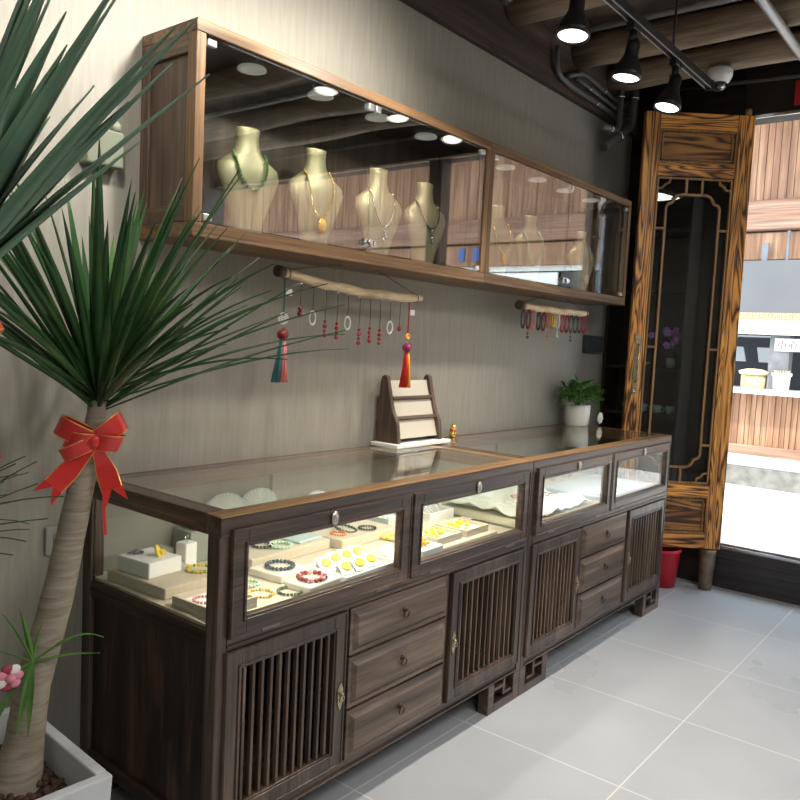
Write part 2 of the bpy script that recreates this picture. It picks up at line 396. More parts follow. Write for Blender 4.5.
def led(x, y, z, ln, watts, parent_name, label):
    t = MB().box(x-ln/2, x+ln/2, y-.006, y+.006, z, z+.006).build('light_strip', plain('aluminium_channel', (.6, .6, .6), .4, .8))
    tag(t, label, 'light strip', 'led strips in the counters')
    li = bpy.data.lights.new('strip_glow', 'AREA'); li.shape = 'RECTANGLE'; li.size = ln-.02; li.size_y = .01; li.energy = watts; li.color = (1, .90, .76)
    lo = bpy.data.objects.new('strip_glow', li); C.objects.link(lo); lo.location = (x, y, z-.002); lo.parent = t
    lo.rotation_euler = (math.radians(18), 0, 0); return t
led(.735, -.55, .890, 1.38, 4.3, '', 'slim light strip inside the near counter behind its top rail')
led(2.24, -.55, .890, 1.38, 2.6, '', 'slim light strip inside the far counter behind its top rail')

# ------------------------------------------------------------------ upper wall cabinets
Du = .262; ZB, ZT = 1.646, 2.230
def make_upper(x0, label):
    Lu = 1.475; F = -Du
    t = thing('wall_cabinet', (x0, 0, 0), label, 'wall cabinet', 'glass fronted wall cabinets')
    MB().box(0, Lu, F, 0, ZT-.034, ZT).build('top_board', WU[0], t, bevel=.003)
    MB().box(0, Lu, F, 0, ZB, ZB+.042).box(0, Lu, F-.004, F+.01, ZB, ZB+.010).build('bottom_board', WU[0], t, bevel=.003)
    for s, nm in ((0, 1), (Lu, -1)):
        a, b = sorted((s, s+nm*.032))
        fr = MB().box(a, b, F, F+.04, ZB+.042, ZT-.034).build('side_stile', WU[2], t, bevel=.003)
        MB().box(a, b, -.04, 0, ZB+.042, ZT-.034).build('side_stile', WUD[2], t, bevel=.003)
        MB().box(a, b, F+.04, -.04, ZT-.085, ZT-.034).build('side_rail', WUD[1], t, bevel=.003)
        MB().box(a, b, F+.04, -.04, ZB+.042, ZB+.09).build('side_rail', WUD[1], t, bevel=.003)
        a, b = sorted((s+nm*.012, s+nm*.026))
        MB().box(a, b, F+.04, -.04, ZB+.09, ZT-.085).build('side_panel', WP[2], t)
    MB().box(.032, Lu-.032, -.012, -.001, ZB+.042, ZT-.034).build('back_panel', WI[2], t)
    MB().box(.032, Lu-.032, F+.02, -.012, ZT-.036, ZT-.034).build('lining', WI[0], t)
    MB().box(.032, Lu-.032, F+.02, -.012, ZB+.042, ZB+.044).build('lining', WI[0], t)
    m = Lu/2
    for a, b in ((.034, m-.002), (m+.002, Lu-.034)):
        gd = MB().box(a, b, F+.006, F+.012, ZB+.046, ZT-.038).build('glass_door', GL, t)
        h = a if a < .1 else b
        s = 1 if a < .1 else -1
        for z in (ZT-.062, ZB+.05):
            q = sorted((h+s*.004, h+s*.034)); MB().box(q[0], q[1], F+.001, F+.017, z, z+.018).build('hinge_clip', plain('brushed_steel', (.7, .7, .68), .3, 1), gd, bevel=.002)
    for q in (m-.032, m+.004): MB().box(q, q+.027, F, F+.02, ZT-.062, ZT-.042).build('catch', plain('brushed_steel', (.7,)*3), t, bevel=.002)
    mb = MB().box(m-.030, m-.004, F-.001, F+.02, ZB+.062, ZB+.09).box(m+.004, m+.030, F-.001, F+.02, ZB+.062, ZB+.09)
    mb.cyl((m-.012, F-.02, ZB+.074), (m-.012, F, ZB+.074), .010).cyl((m+.016, F-.012, ZB+.074), (m+.016, F, ZB+.074), .008)
    mb.build('lock', CHROME, t, bevel=.002)
    for k, x in enumerate((.272, .567, .857, 1.150)):
        pl = MB().lathe([(.0005, -.001), (.040, -.001), (.044, -.006), (.044, -.010), (.030, -.010), (.028, -.006), (.0005, -.006)], (x, -.165, ZT-.036), 28).build('puck_light', plain('puck_light_white', (.72, .71, .68), .5, emis=(1, .94, .82), estr=.22), t)
        li = bpy.data.lights.new('puck_glow', 'SPOT'); li.energy = 2.2; li.spot_size = 1.9; li.spot_blend = .8; li.color = (1, .86, .6); li.shadow_soft_size = .02
        lo = bpy.data.objects.new('puck_glow', li); C.objects.link(lo); lo.location = (x, -.165, ZT-.055); lo.parent = pl
    return t
make_upper(.154, 'near glass wall cabinet showing four gold necklace busts')
make_upper(.154+1.475, 'far glass wall cabinet next to the doorway, mirroring the street')

# necklace busts
def make_bust(loc, label, rz=0):
    #  z, half width x, half depth y, y offset
    S = [(0, .052, .030, .010), (.02, .054, .030, .010), (.08, .070, .030, .004), (.14, .092, .032, 0), (.185, .108, .034, .004), (.215, .102, .034, .010),
         (.235, .075, .032, .014), (.255, .050, .030, .016), (.28, .040, .027, .017), (.305, .038, .025, .017), (.328, .040, .026, .016), (.333, .038, .024, .016)]
    mb = MB(); rings = []; n = 28
    for z, a, b, oy in S:
        rings.append([mb.bm.verts.new((a*math.cos(2*PI*j/n), oy-b*math.sin(2*PI*j/n)*(1 if math.sin(2*PI*j/n) > 0 else .35), z)) for j in range(n)])
    for i in range(len(S)-1):
        for j in range(n):
            f = mb.bm.faces.new((rings[i][j], rings[i][(j+1) % n], rings[i+1][(j+1) % n], rings[i+1][j])); f.smooth = True
    mb.bm.faces.new(rings[0]); mb.bm.faces.new(rings[-1])
    o = mb.build('necklace_bust', SATIN, loc=loc); o.rotation_euler.z = rz
    return tag(o, label, 'display bust', 'champagne necklace busts')
bust_x = (.455, .755, 1.085, 1.375)
bl = ['champagne bust wearing the green bead necklace in the near cabinet', 'champagne bust wearing the yellow drop pendant in the near cabinet',
      'champagne bust behind the glass door joint, with a silver pendant', 'champagne bust wearing a dark cord and silver pieces, fourth in the near cabinet']
for x, l in zip(bust_x, bl): make_bust((x, -.13, ZB+.045), l, math.radians(-14))
for x, l in ((1.93, 'champagne bust with a yellow pendant in the far cabinet, next to the middle post'), (2.23, 'champagne bust with the pale jade beads in the far cabinet'),
             (2.79, 'champagne bust with a white pendant at the doorway end of the far cabinet')): make_bust((x, -.13, ZB+.045), l, math.radians(-14))

def necklace_pts(x, drop, w=.052, n=26, z0=.262, rz=-.244):
    pts = []
    for i in range(n+1):
        u = -1+2*i/n
        z = z0-drop*(1-abs(u)**1.7)
        # follow the bust front
        xx = w*math.sin(u*PI/2)*1.0 if abs(u) < 1 else w*u
        S = [(0, .030, .010, .062), (.08, .030, .004, .080), (.14, .032, 0, .1), (.185, .034, .004, .112), (.215, .034, .010, .102), (.235, .032, .014, .075), (.255, .030, .016, .050), (.28, .027, .017, .04), (.4, .027, .017, .04)]
        for a, b in zip(S, S[1:]):
            if a[0] <= z <= b[0]:
                f = (z-a[0])/(b[0]-a[0]); bb = a[1]+(b[1]-a[1])*f; oy = a[2]+(b[2]-a[2])*f; ww = a[3]+(b[3]-a[3])*f
        q = max(0, 1-(xx/ww)**2) if abs(xx) < ww else 0
        y = oy-bb*math.sqrt(q)-.009
        c, s = math.cos(rz), math.sin(rz)
        pts.append(V(x+c*xx-s*y, -.13+s*xx+c*y, ZB+.045+z))
    return pts
def beads(mb, pts, r, step=1.9, sub=1, mi=0, closed=False):
    acc = 0; last = None
    path = list(pts)+([pts[0]] if closed else [])
    for a, b in zip(path, path[1:]):
        d = (b-a).length; t = 0
        while acc+d-t >= r*step:
            t += r*step-acc; acc = 0
            mb.ball(a.lerp(b, min(1, t/d)), r, sub, mi=mi)
        acc += d-t
    return mb
def nl(name, mat, x, drop, r, label, pend=None, w=.052, cord=False):
    pts = necklace_pts(x, drop, w)
    mb = MB()
    if cord: mb.tube(pts, r, 6)
    else: beads(mb, pts, r)
    o = mb.build(name, mat); tag(o, label, 'necklace', 'necklaces on the busts')
    if pend:
        p = pts[len(pts)//2]; kind, pm = pend; mb = MB()
        if kind == 'drop': mb.ball(p+V(0, -.008, -.026), .027, 2, (.72, .35, 1)); mb.torus(p+V(0, -.005, 0), .005, .0015, (1, 0, 0), 12, 6)
        if kind == 'charm':
            mb.ball(p+V(0, -.006, -.012), .010, 2, (1, .5, .8)).ball(p+V(.006, -.006, -.03), .012, 2, (.8, .5, 1.2)).ball(p+V(-.004, -.006, -.045), .008, 2, (1, .5, 1.2))
        if kind == 'bar':
            mb.ball(p+V(0, -.006, -.008), .007, 2).cyl(p+V(0, -.006, -.015), p+V(0, -.006, -.06), .004, .005, 8)
        mb.build('pendant', pm, o)
    return o
JADE = plain('green_jade', (.10, .26, .09), .15, coat=.6)
PJADE = plain('pale_jade', (.55, .78, .60), .15, coat=.6)
AMBER = plain('yellow_amber', (.95, .50, .03), .12, coat=.6)
GOLD = plain('polished_gold', (.95, .66, .16), .22, 1)
SILVER = plain('silver', (.85, .86, .87), .18, 1)
MILK = plain('milky_stone', (.85, .87, .86), .15, coat=.5)
BLKB = plain('black_onyx', (.02, .02, .022), .12, coat=.5)
REDB = plain('garnet_red', (.22, .012, .015), .15, coat=.6)
PINKB = plain('rose_quartz', (.75, .35, .40), .15, coat=.5)
OLIVE = plain('dark_green_stone', (.05, .11, .05), .15, coat=.5)
NAVY = plain('dark_blue_stone', (.03, .05, .08), .12, coat=.6)
ORNG = plain('orange_agate', (.75, .24, .05), .15, coat=.5)
nl('bead_necklace', JADE, bust_x[0], .125, .0058, 'green bead necklace on the bust beside the plant leaves', w=.055)
nl('pendant_necklace', GOLD, bust_x[1], .165, .0040, 'yellow bead necklace with an amber drop pendant', ('drop', AMBER))
nl('pendant_necklace', SILVER, bust_x[2], .150, .0022, 'fine silver chain with a cluster charm on the third bust', ('charm', SILVER), cord=True)
nl('pendant_necklace', BLKB, bust_x[3], .115, .0032, 'dark cord necklace with a silver bar on the fourth bust', ('bar', SILVER), cord=True)
nl('pendant_necklace', GOLD, 1.93, .150, .0042, 'gold necklace with a yellow drop beside the middle post', ('drop', AMBER))
nl('bead_necklace', PJADE, 2.23, .17, .0062, 'pale jade bead necklace hanging low in the far cabinet', w=.058)
nl('pendant_necklace', SILVER, 2.79, .165, .0026, 'silver chain with a white oval pendant at the doorway end', ('drop', MILK))

# ------------------------------------------------------------------ jewellery inside the counters
ZC = .668
def pad(name, cx, cy, w, d, h, label, mat=CREAM2, rz=0, z=ZC, grp='cream display blocks in the counters', cat='display block', tray=False, lining=None):
    mb = MB()
    if tray:
        t = .008
        mb.box(-w/2, w/2, -d/2, d/2, 0, h*.4)
        mb.box(-w/2, w/2, -d/2, -d/2+t, h*.4, h).box(-w/2, w/2, d/2-t, d/2, h*.4, h).box(-w/2, -w/2+t, -d/2+t, d/2-t, h*.4, h).box(w/2-t, w/2, -d/2+t, d/2-t, h*.4, h)
        o = mb.build(name, mat, loc=(cx, cy, z), bevel=.0015)
    else:
        mb.box(-w/2, w/2, -d/2, d/2, 0, h); o = mb.build(name, mat, loc=(cx, cy, z), bevel=.004)
    o.rotation_euler.z = rz; tag(o, label, cat, grp)
    if lining:
        MB().box(-w/2+.009, w/2-.009, -d/2+.009, d/2-.009, h*.4, h*.4+.003).build('lining', lining, o)
    return o
def bracelet(cx, cy, z, R, r, mat, label, tilt=(0, 0, 1), e=1, mats=None, cat='bracelet'):
    mb = MB(); q = Vector(tilt).to_track_quat('Z', 'Y'); n = max(8, int(2*PI*R/(r*1.95)))
    for i in range(n):
        u = 2*PI*i/n
        mb.ball(V(cx, cy, z+r)+q @ V(R*math.cos(u), R*e*math.sin(u), 0), r, 1 if r < .006 else 2, mi=(i % len(mats)) if mats else 0)
    o = mb.build('bead_bracelet', mats or mat); return tag(o, label, cat, 'bead bracelets in the counters')
# left end, seen through the side glass
pad('display_block', .125, -.215, .19, .26, .032, 'low cream platform beside the side glass of the near counter', CREAM, .06)
pad('gift_box', .100, -.185, .115, .135, .045, 'square cream box with a yellow ring on top', PAPER, .10, ZC+.0325, cat='jewellery box')
o = MB().torus((.112, -.205, ZC+.0325+.045+.014), .014, .0055, (.6, -.5, .3), 24, 8).ball((.120, -.215, ZC+.0325+.045+.012), .011, 2, (1, .8, .8)).build('amber_ring', plain('yellow_enamel', (.95, .72, .05), .2, coat=.5)); tag(o, 'chunky yellow ring on the square cream box', 'ring')
o = MB().ball((.075, -.155, ZC+.0325+.045+.008), .009, 2, (1.4, .8, .9)).ball((.088, -.163, ZC+.0325+.045+.006), .006, 2).torus((.066, -.146, ZC+.0325+.045+.006), .010, .0025, (0, .3, 1)).build('stone_brooch', plain('grey_agate', (.16, .13, .16), .3)); tag(o, 'small dark grey stone brooch on the square cream box', 'brooch')
rb = pad('ring_cube', .245, -.155, .045, .045, .085, 'small white cube ring stand behind the cream box', PAPER, .1, cat='ring stand')
o = MB().torus((.245, -.155, ZC+.085+.010), .0115, .0016, (.5, -.8, 0), 28, 8).build('silver_ring', SILVER); tag(o, 'thin silver ring standing on the white cube', 'ring')
bracelet(.205, -.275, ZC+.032, .034, .0058, None, 'yellow and green bead bracelet on the low cream platform', mats=[plain('yellow_bead', (.9, .62, .08), .2), plain('lime_bead', (.35, .5, .08), .2), plain('yellow_bead', (0, 0, 0))])
pad('pink_tray', .105, -.475, .15, .16, .030, 'cream tray of pink beads by the near corner', CREAM, .05, tray=True, lining=PAPER, cat='jewellery tray')
for k, (x, y, s) in enumerate(((.085, -.455, .026), (.125, -.485, .030), (.09, -.51, .02))):
    bracelet(x, y, ZC+.0155, s, .0045, PINKB, ['pink bead bracelet at the back of the corner tray', 'larger pink bead bracelet in the middle of the corner tray', 'small pink bead bracelet at the front of the corner tray'][k])
# front pane, left
bracelet(.285, -.395, ZC+.0005, .030, .0055, PJADE, 'pale green bracelet low beside the near corner post')
bracelet(.325, -.525, ZC+.0005, .033, .0055, OLIVE, 'dark green bead bracelet nearest the front glass')
bracelet(.255, -.485, ZC+.0005, .033, .0045, None, 'yellow and orange bead bracelet near the front glass', mats=[ORNG, plain('lime_bead', (0,)*3), plain('yellow_bead', (0,)*3)])
pad('display_block', .415, -.385, .13, .13, .024, 'square cream block under the blue-black bracelet', CREAM2, .1)
bracelet(.415, -.385, ZC+.0245, .041, .0062, NAVY, 'blue-black bead bracelet on a square cream block')
pad('display_block', .415, -.525, .14, .10, .022, 'square cream block under the red bracelet', CREAM2, .1)
bracelet(.410, -.525, ZC+.0225, .039, .0072, None, 'large dark red bead bracelet on a cream block', mats=[REDB, REDB, PINKB])
pad('display_block', .555, -.215, .36, .15, .034, 'long cream platform behind the first bracelets', CREAM, .05)
bracelet(.50, -.205, ZC+.0345, .032, .0058, BLKB, 'black bracelet on the long cream platform, beside the corner post')
bracelet(.545, -.245, ZC+.0345, .034, .006, PJADE, 'pale jade bracelet on the long cream platform')
o = pad('glass_dish', .665, -.215, .12, .09, .008, 'pale blue glass dish on the long platform', plain('blue_glass_dish', (.55, .68, .70), .15), .1, ZC+.0345, cat='dish')
# card tray
pad('card_tray', .615, -.495, .25, .17, .022, 'wide white tray of yellow pendants on cards', PAPER, .04, tray=True, lining=plain('tray_green', (.62, .68, .60), .7), cat='jewellery tray')
cards = [(.525, -.465), (.585, -.45), (.64, -.445), (.695, -.44), (.545, -.53), (.605, -.53), (.665, -.525)]
dsc = ['back row beside the blue-black bracelet', 'back row, second from the bracelets', 'back row, third from the bracelets', 'back row, farthest from the bracelets',
       'front row beside the red bracelet', 'front row, middle of three', 'front row, farthest from the red bracelet']
for (x, y), s in zip(cards, dsc):
    M = Matrix.Rotation(math.radians(32), 4, 'X')
    c = MB().box(-.022, .022, -.028, .028, 0, .003, M=M).box(-.018, .018, .020, .023, -.016, .012).build('pendant_card', PAPER, loc=(x, y, ZC+.0285))
    c.rotation_euler.z = -.25
    tag(c, 'white pendant card, '+s, 'pendant card', 'white pendant cards in the wide tray')
    mb = MB().ball((0, 0, 0), .014, 2, (1, 1, .45)).torus((0, 0, .001), .014, .003, (0, 0, 1), 18, 6)
    a = mb.build('amber_pendant', [plain('amber_yellow', (.95, .62, .06), .2, coat=.5)], loc=(x+.002, y-.003, ZC+.0285+.006)); a.rotation_euler = (math.radians(32), 0, -.25)
    tag(a, 'yellow round pendant on the card, '+s, 'pendant', 'yellow pendants on cards')
c = MB().box(-.03, .03, -.035, .035, 0, .003, M=Matrix.Rotation(.5, 4, 'X')).build('price_card', PAPER, loc=(.80, -.50, ZC+.018)); tag(c, 'blank white card leaning at the end of the pendant tray', 'card')
pad('display_block', .90, -.245, .30, .15, .034, 'long cream platform behind the pendant tray', CREAM, .03)
bracelet(.80, -.26, ZC+.0345, .026, .0045, ORNG, 'orange bracelet behind the pendant tray')
bracelet(.865, -.235, ZC+.0345, .038, .006, OLIVE, 'dark green bracelet behind the pendant tray, tilted', (.1, -.2, 1))
bracelet(.935, -.275, ZC+.0345, .03, .005, BLKB, 'dark bracelet beside the middle stile, behind the tray')
def cluster(x, y, z, w, d, mat, label, n=22, r=.008):
    mb = MB()
    for i in range(n): mb.ball((x+random.uniform(-w, w)/2, y+random.uniform(-d, d)/2, z+r*.9+random.uniform(0, r*.6)), r*random.uniform(.7, 1.1), 1)
    o = mb.build('nugget_string', mat); return tag(o, label, 'jewellery')
# second front pane
YEL = plain('yellow_bead', (0,)*3)
cluster(.995, -.33, ZC+.0005, .07, .06, YEL, 'heap of yellow beads beside the middle stile')
pad('display_block', .93, -.53, .13, .09, .03, 'white block with orange beads at the front glass', PAPER, .05)
cluster(.93, -.53, ZC+.031, .08, .05, plain('orange_amber', (.95, .45, .03), .2, coat=.5), 'orange amber beads on the white block', 16)
pad('display_block', 1.17, -.41, .40, .30, .012, 'wide cream sheet under the gold trays', CREAM, .02)
for k, x in enumerate((1.085, 1.265)):
    pad('gold_tray', x, -.465, .155, .14, .026, ['cream tray of gold pieces nearer the middle stile', 'cream tray of gold pieces nearer the far counter'][k], CREAM, .03, ZC+.0125, tray=True, lining=CREAM2, cat='jewellery tray')
    for a in range(2):
        cluster(x-.035+.07*a, -.465, ZC+.026, .05, .08, plain('amber_yellow', (0,)*3), ['yellow gold pieces, %s half of the tray nearer the middle stile', 'yellow gold pieces, %s half of the tray nearer the far counter'][k] % ('near', 'far')[a], 12)
pad('display_block', 1.36, -.36, .2, .05, .004, 'flat cream strip beside the gold trays', CREAM2, .0, ZC+.0125)
pad('blue_box', 1.16, -.20, .17, .11, .045, 'pale green box behind the gold trays', plain('pale_green_box', (.55, .63, .58), .6), .03, tray=True, lining=PAPER, cat='jewellery box')
cluster(1.16, -.20, ZC+.022, .12, .06, MILK, 'white stones in the pale green box', 14)
pad('white_tray', 1.37, -.235, .17, .12, .042, 'white tray of white bangles near the far counter', PAPER, .03, tray=True, lining=PAPER, cat='jewellery tray')
for i in range(4):
    o = MB().torus((1.32+.033*i, -.235, ZC+.043), .024, .0035, (1, .0, .5), 24, 8).build('bangle', MILK)
    tag(o, ['white bangle nearest the middle stile in the white tray', 'second white bangle in the white tray', 'third white bangle in the white tray', 'white bangle nearest the far counter in the white tray'][i], 'bangle', 'white bangles in the tray')
# back row under the glass top
pts = []
def shell(x, y, label):
    mb = MB(); n = 14; ZC = .7685
    for i in range(n):
        a = -1.2+2.4*i/(n-1)
        mb.tube([(x, y, ZC+.005), (x+.05*math.sin(a), y+.01, ZC+.05*math.cos(a)*.5+.02), (x+.085*math.sin(a), y+.025, ZC+.07*math.cos(a)+.02)], [.003, .008, .010], 6)
    o = mb.build('shell_necklace_stand', plain('shell_grey_green', (.42, .47, .42), .5)); return tag(o, label, 'display fan')
pad('back_riser', .77, -.08, .98, .095, .10, 'long grey riser along the back of the near case', plain('grey_green_velvet', (.30, .32, .28), .8), 0, cat='riser', grp=None)
ZB1 = ZC+.1005
shell(.60, -.085, 'grey fan shaped display stand at the back of the near case')
o = MB().ball((.86, -.09, ZB1+.028), .05, 3, (1, .5, .56)).build('white_pebble_stand', MILK); tag(o, 'glossy white dome at the back of the near case', 'display stone')
for i, x in enumerate((.925, 1.005, 1.105, 1.205)):
    bracelet(x, -.085, ZB1+.0005, .010, .0045, [MILK, PJADE, MILK, GOLD][i], ['small white bracelet beside the white dome', 'small jade bracelet in the back row', 'small white bracelet in the back row', 'small gold bracelet in the back row'][i])
for i, x in enumerate((.32, .365, .41)):
    bracelet(x, -.07, ZB1+.0005, .019, .004, [GOLD, MILK, PJADE][i], ['small gold bracelet at the back by the side glass', 'small white bracelet at the back by the side glass', 'small green bracelet at the back by the side glass'][i])
shell(.455, -.085, 'smaller looking pale fan stand at the back, nearer the side glass')
for i, x in enumerate((.955, 1.055, 1.155)):
    cluster(x, -.085, ZB1+.0215, .05, .03, [GOLD, MILK, YEL][i], ['gold nuggets on the riser beside the white dome', 'white stones on the riser behind the gold trays', 'yellow stones on the riser nearest the far counter'][i], 14, .009)
    pad('display_block', x, -.085, .075, .05, .02, ['small cream block under the gold nuggets', 'small cream block under the white stones on the riser', 'small cream block under the yellow stones on the riser'][i], CREAM2, 0, ZB1+.0005)
for i, x in enumerate((.20, .33)):
    pad('display_block', x, -.085, .06, .06, .06, ['dark grey block at the back corner by the side glass', 'dark grey block behind the white ring cube'][i], plain('grey_green_velvet', (0,)*3), 0, ZC+.0005 if i == 0 else ZB1+.0005)
# far counter
def crumple(cx, cy, w, d, h, mat, label, name='crumpled_paper'):
    mb = MB(); n, m = 26, 14; g = []
    for i in range(n):
        for j in range(m):
            x = cx-w/2+w*i/(n-1); y = cy-d/2+d*j/(m-1)
            z = ZC+.008+h*(.5+.5*math.sin(9*i/n*2+4*math.sin(j*.5)))*(.6+.4*math.sin(j*1.7+i*.9))+random.uniform(0, h*.35)
            g.append(mb.bm.verts.new((x, y, z)))
    for i in range(n-1):
        for j in range(m-1):
            f = mb.bm.faces.new((g[i*m+j], g[(i+1)*m+j], g[(i+1)*m+j+1], g[i*m+j+1])); f.smooth = True
    o = mb.build(name, mat); s = o.modifiers.new('thick', 'SOLIDIFY'); s.thickness = .004; s.offset = -1
    return tag(o, label, 'cloth')
crumple(1.93, -.33, .58, .44, .030, plain('white_satin_cloth', (.88, .86, .84), .4), 'rippled white cloth filling the first half of the far case', 'display_cloth')
for i, (x, y) in enumerate(((1.72, -.42), (1.87, -.36), (2.02, -.40), (2.12, -.28))):
    bracelet(x, y, ZC+.042, .035, .0055, [MILK, PINKB, SILVER, MILK][i], ['milky white bracelet on the rippled cloth by the post', 'pink bracelet on the rippled white cloth', 'silver bead bracelet on the rippled white cloth', 'milky white bracelet at the back of the rippled cloth'][i])
pad('display_board', 2.62, -.40, .62, .34, .02, 'pale blue display board in the far half of the far case', plain('pale_blue_board', (.50, .60, .68), .5), 0)
pad('display_block', 2.50, -.50, .3, .10, .012, 'white strip on the pale blue board', PAPER, 0, ZC+.0205)
cluster(2.50, -.50, ZC+.034, .22, .06, MILK, 'white stones on the strip by the glass of the far case', 26, .007)
for i, x in enumerate((2.45, 2.62, 2.8)):
    o = MB().ball((x, -.13, ZC+.03), .04, 2, (1.2, .6, .75)).build('stone_ornament', plain('brown_agate', (.25, .18, .13), .3)); tag(o, ['brown stone ornament nearest the first half of the far case', 'middle brown stone ornament in the far case', 'brown stone ornament at the doorway end of the far case'][i], 'stone', 'brown stones in the far case')

# ------------------------------------------------------------------ things standing on the counters
ZTOP = Hc+.0035
t = thing('tiered_card_stand', (1.26, 0, ZTOP), 'wooden tiered earring stand with cream panels on the glass counter', 'display stand')
MB().box(-.025, .345, -.155, -.012, 0, .016).build('base_board', PAPER, t, bevel=.003)
prof = [(-.135, .016), (-.02, .016), (-.02, .06), (-.022, .14), (-.026, .205), (-.030, .262), (-.036, .284), (-.050, .292), (-.064, .284), (-.068, .262), (-.080, .215), (-.092, .170), (-.102, .14), (-.115, .12), (-.124, .10), (-.130, .06)]
MB().prism(prof, 0, .022, 'x').build('side_board', WP[2], t, bevel=.003)
MB().prism(prof, .285, .307, 'x').build('side_board', WP[2], t, bevel=.003)
for k, (z, y) in enumerate(((.055, -.115), (.135, -.092), (.215, -.065))):
    M = Matrix.Translation((0, y, z)) @ Matrix.Rotation(math.radians(-16), 4, 'X')
    MB().box(.022, .285, 0, .008, -.022, .055, M=M).build('cream_panel', plain('cream_leatherette', (.58, .54, .45), .6), t)
    if k < 2: MB().box(.022, .285, -.012, .016, .056, .070, M=M).build('ledge', WP[0], t, bevel=.002)
# lucky ornament
t = thing('gold_ornament', (1.775, -.045, ZTOP), 'tiny gold and red figurine on the counter beside the wooden stand', 'figurine')
MB().lathe([(.0005, 0), (.014, 0), (.019, .010), (.018, .022), (.011, .030), (.0005, .031)], seg=20).build('body', GOLD, t)
MB().lathe([(.0005, .030), (.012, .031), (.017, .040), (.015, .052), (.006, .060), (.0005, .061)], seg=20).ball((-.013, 0, .050), .005, 2).ball((.013, 0, .050), .005, 2).build('head', GOLD, t)
MB().torus((0, 0, .030), .012, .004).ball((0, -.014, .012), .009, 2).build('red_scarf', plain('red_glaze', (.5, .02, .02), .2, coat=.5), t)
# potted gardenia
t = thing('potted_plant', (2.915, -.105, ZTOP), 'bushy green plant in a white pot on the far counter', 'potted plant')
MB().lathe([(.0005, 0), (.060, 0), (.066, .006), (.072, .060), (.074, .118), (.068, .118), (.064, .104), (.0005, .104)], seg=12).build('pot', plain('white_ceramic', (.82, .80, .74), .35), t)
MB().lathe([(.0005, .1035), (.063, .1035), (.05, .112), (.0005, .114)], seg=16).build('soil', plain('dark_soil', (.03, .02, .015), .9), t)
def leaf_quad(mb, base, d, ln, w, droop=.0, n=4, side=None, mi=0, fold=.25, tipw=0):
    d = Vector(d).normalized(); side = side or d.cross(V(0, 0, 1))
    if side.length < 1e-4: side = V(1, 0, 0)
    side.normalize(); up = side.cross(d).normalized()
    rows = []; p = Vector(base)
    for i in range(n+1):
        u = i/n
        ww = w*(tipw+(1-tipw)*math.sin(PI*min(1, (.12+.88*u)))) if n <= 5 else w*min(1, .45+u*2.2)*(1-max(0, (u-.35)/.65)**1.7)
        ww = max(ww, w*.03)
        c = p+V(0, 0, 0)
        rows.append([mb.bm.verts.new(c-side*ww/2+up*ww*fold), mb.bm.verts.new(c), mb.bm.verts.new(c+side*ww/2+up*ww*fold)])
        dd = (d+V(0, 0, -1)*droop*(u**1.5)).normalized()
        p = p+dd*ln/n
    for a, b in zip(rows, rows[1:]):
        for j in (0, 1):
            f = mb.bm.faces.new((a[j], a[j+1], b[j+1], b[j])); f.smooth = True; f.material_index = mi
LEAFM = plain('gardenia_leaf', (.06, .19, .035), .35, noise=.4, nscale=25)
LEAFL = plain('young_leaf', (.17, .34, .05), .4, noise=.3, nscale=25)
mb = MB(); random.seed(3)
for i in range(290):
    a = random.uniform(0, 2*PI); rr = math.sqrt(random.random()); el = random.uniform(0, 1)
    c = V(.175*rr*math.cos(a)-.01, .085*rr*math.sin(a)*1.0-.01, .12+.02+el*.115*(1-.45*rr*rr))
    d = V(math.cos(a)*(.3+rr), math.sin(a)*(.3+rr), random.uniform(-.3, .8))
    if c.y > .06: c.y = .05
    leaf_quad(mb, c, (d.x, min(d.y, .25), d.z), random.uniform(.034, .052), random.uniform(.018, .027), .6, 4, mi=0 if random.random() < .72 else 1)
for i in range(8):
    leaf_quad(mb, (.10+.01*i*.5, -.06, .13-.012*i), (.6, -.4, -.3), .035, .018, .5, 4, mi=1)
mb.build('foliage', [LEAFM, LEAFL], t)
mb = MB()
for i in range(9):
    a = 2*PI*i/9; mb.tube([(0, 0, .10), (.03*math.cos(a), .03*math.sin(a), .15), (.07*math.cos(a), .05*math.sin(a), .19)], .002, 5)
mb.tube([(.05, -.03, .12), (.10, -.065, .10), (.125, -.085, .05)], .0018, 5)
mb.build('stem', plain('green_stem', (.09, .16, .04), .6), t)
mb = MB()
for i in range(7):
    a = 2*PI*i/7; mb.ball((.125+.020*math.cos(a), -.085, .042+.020*math.sin(a)), .016, 1, (1, .5, 1))
mb.ball((.125, -.09, .042), .012, 2).build('flower', plain('white_petal', (.88, .87, .74), .5), t)

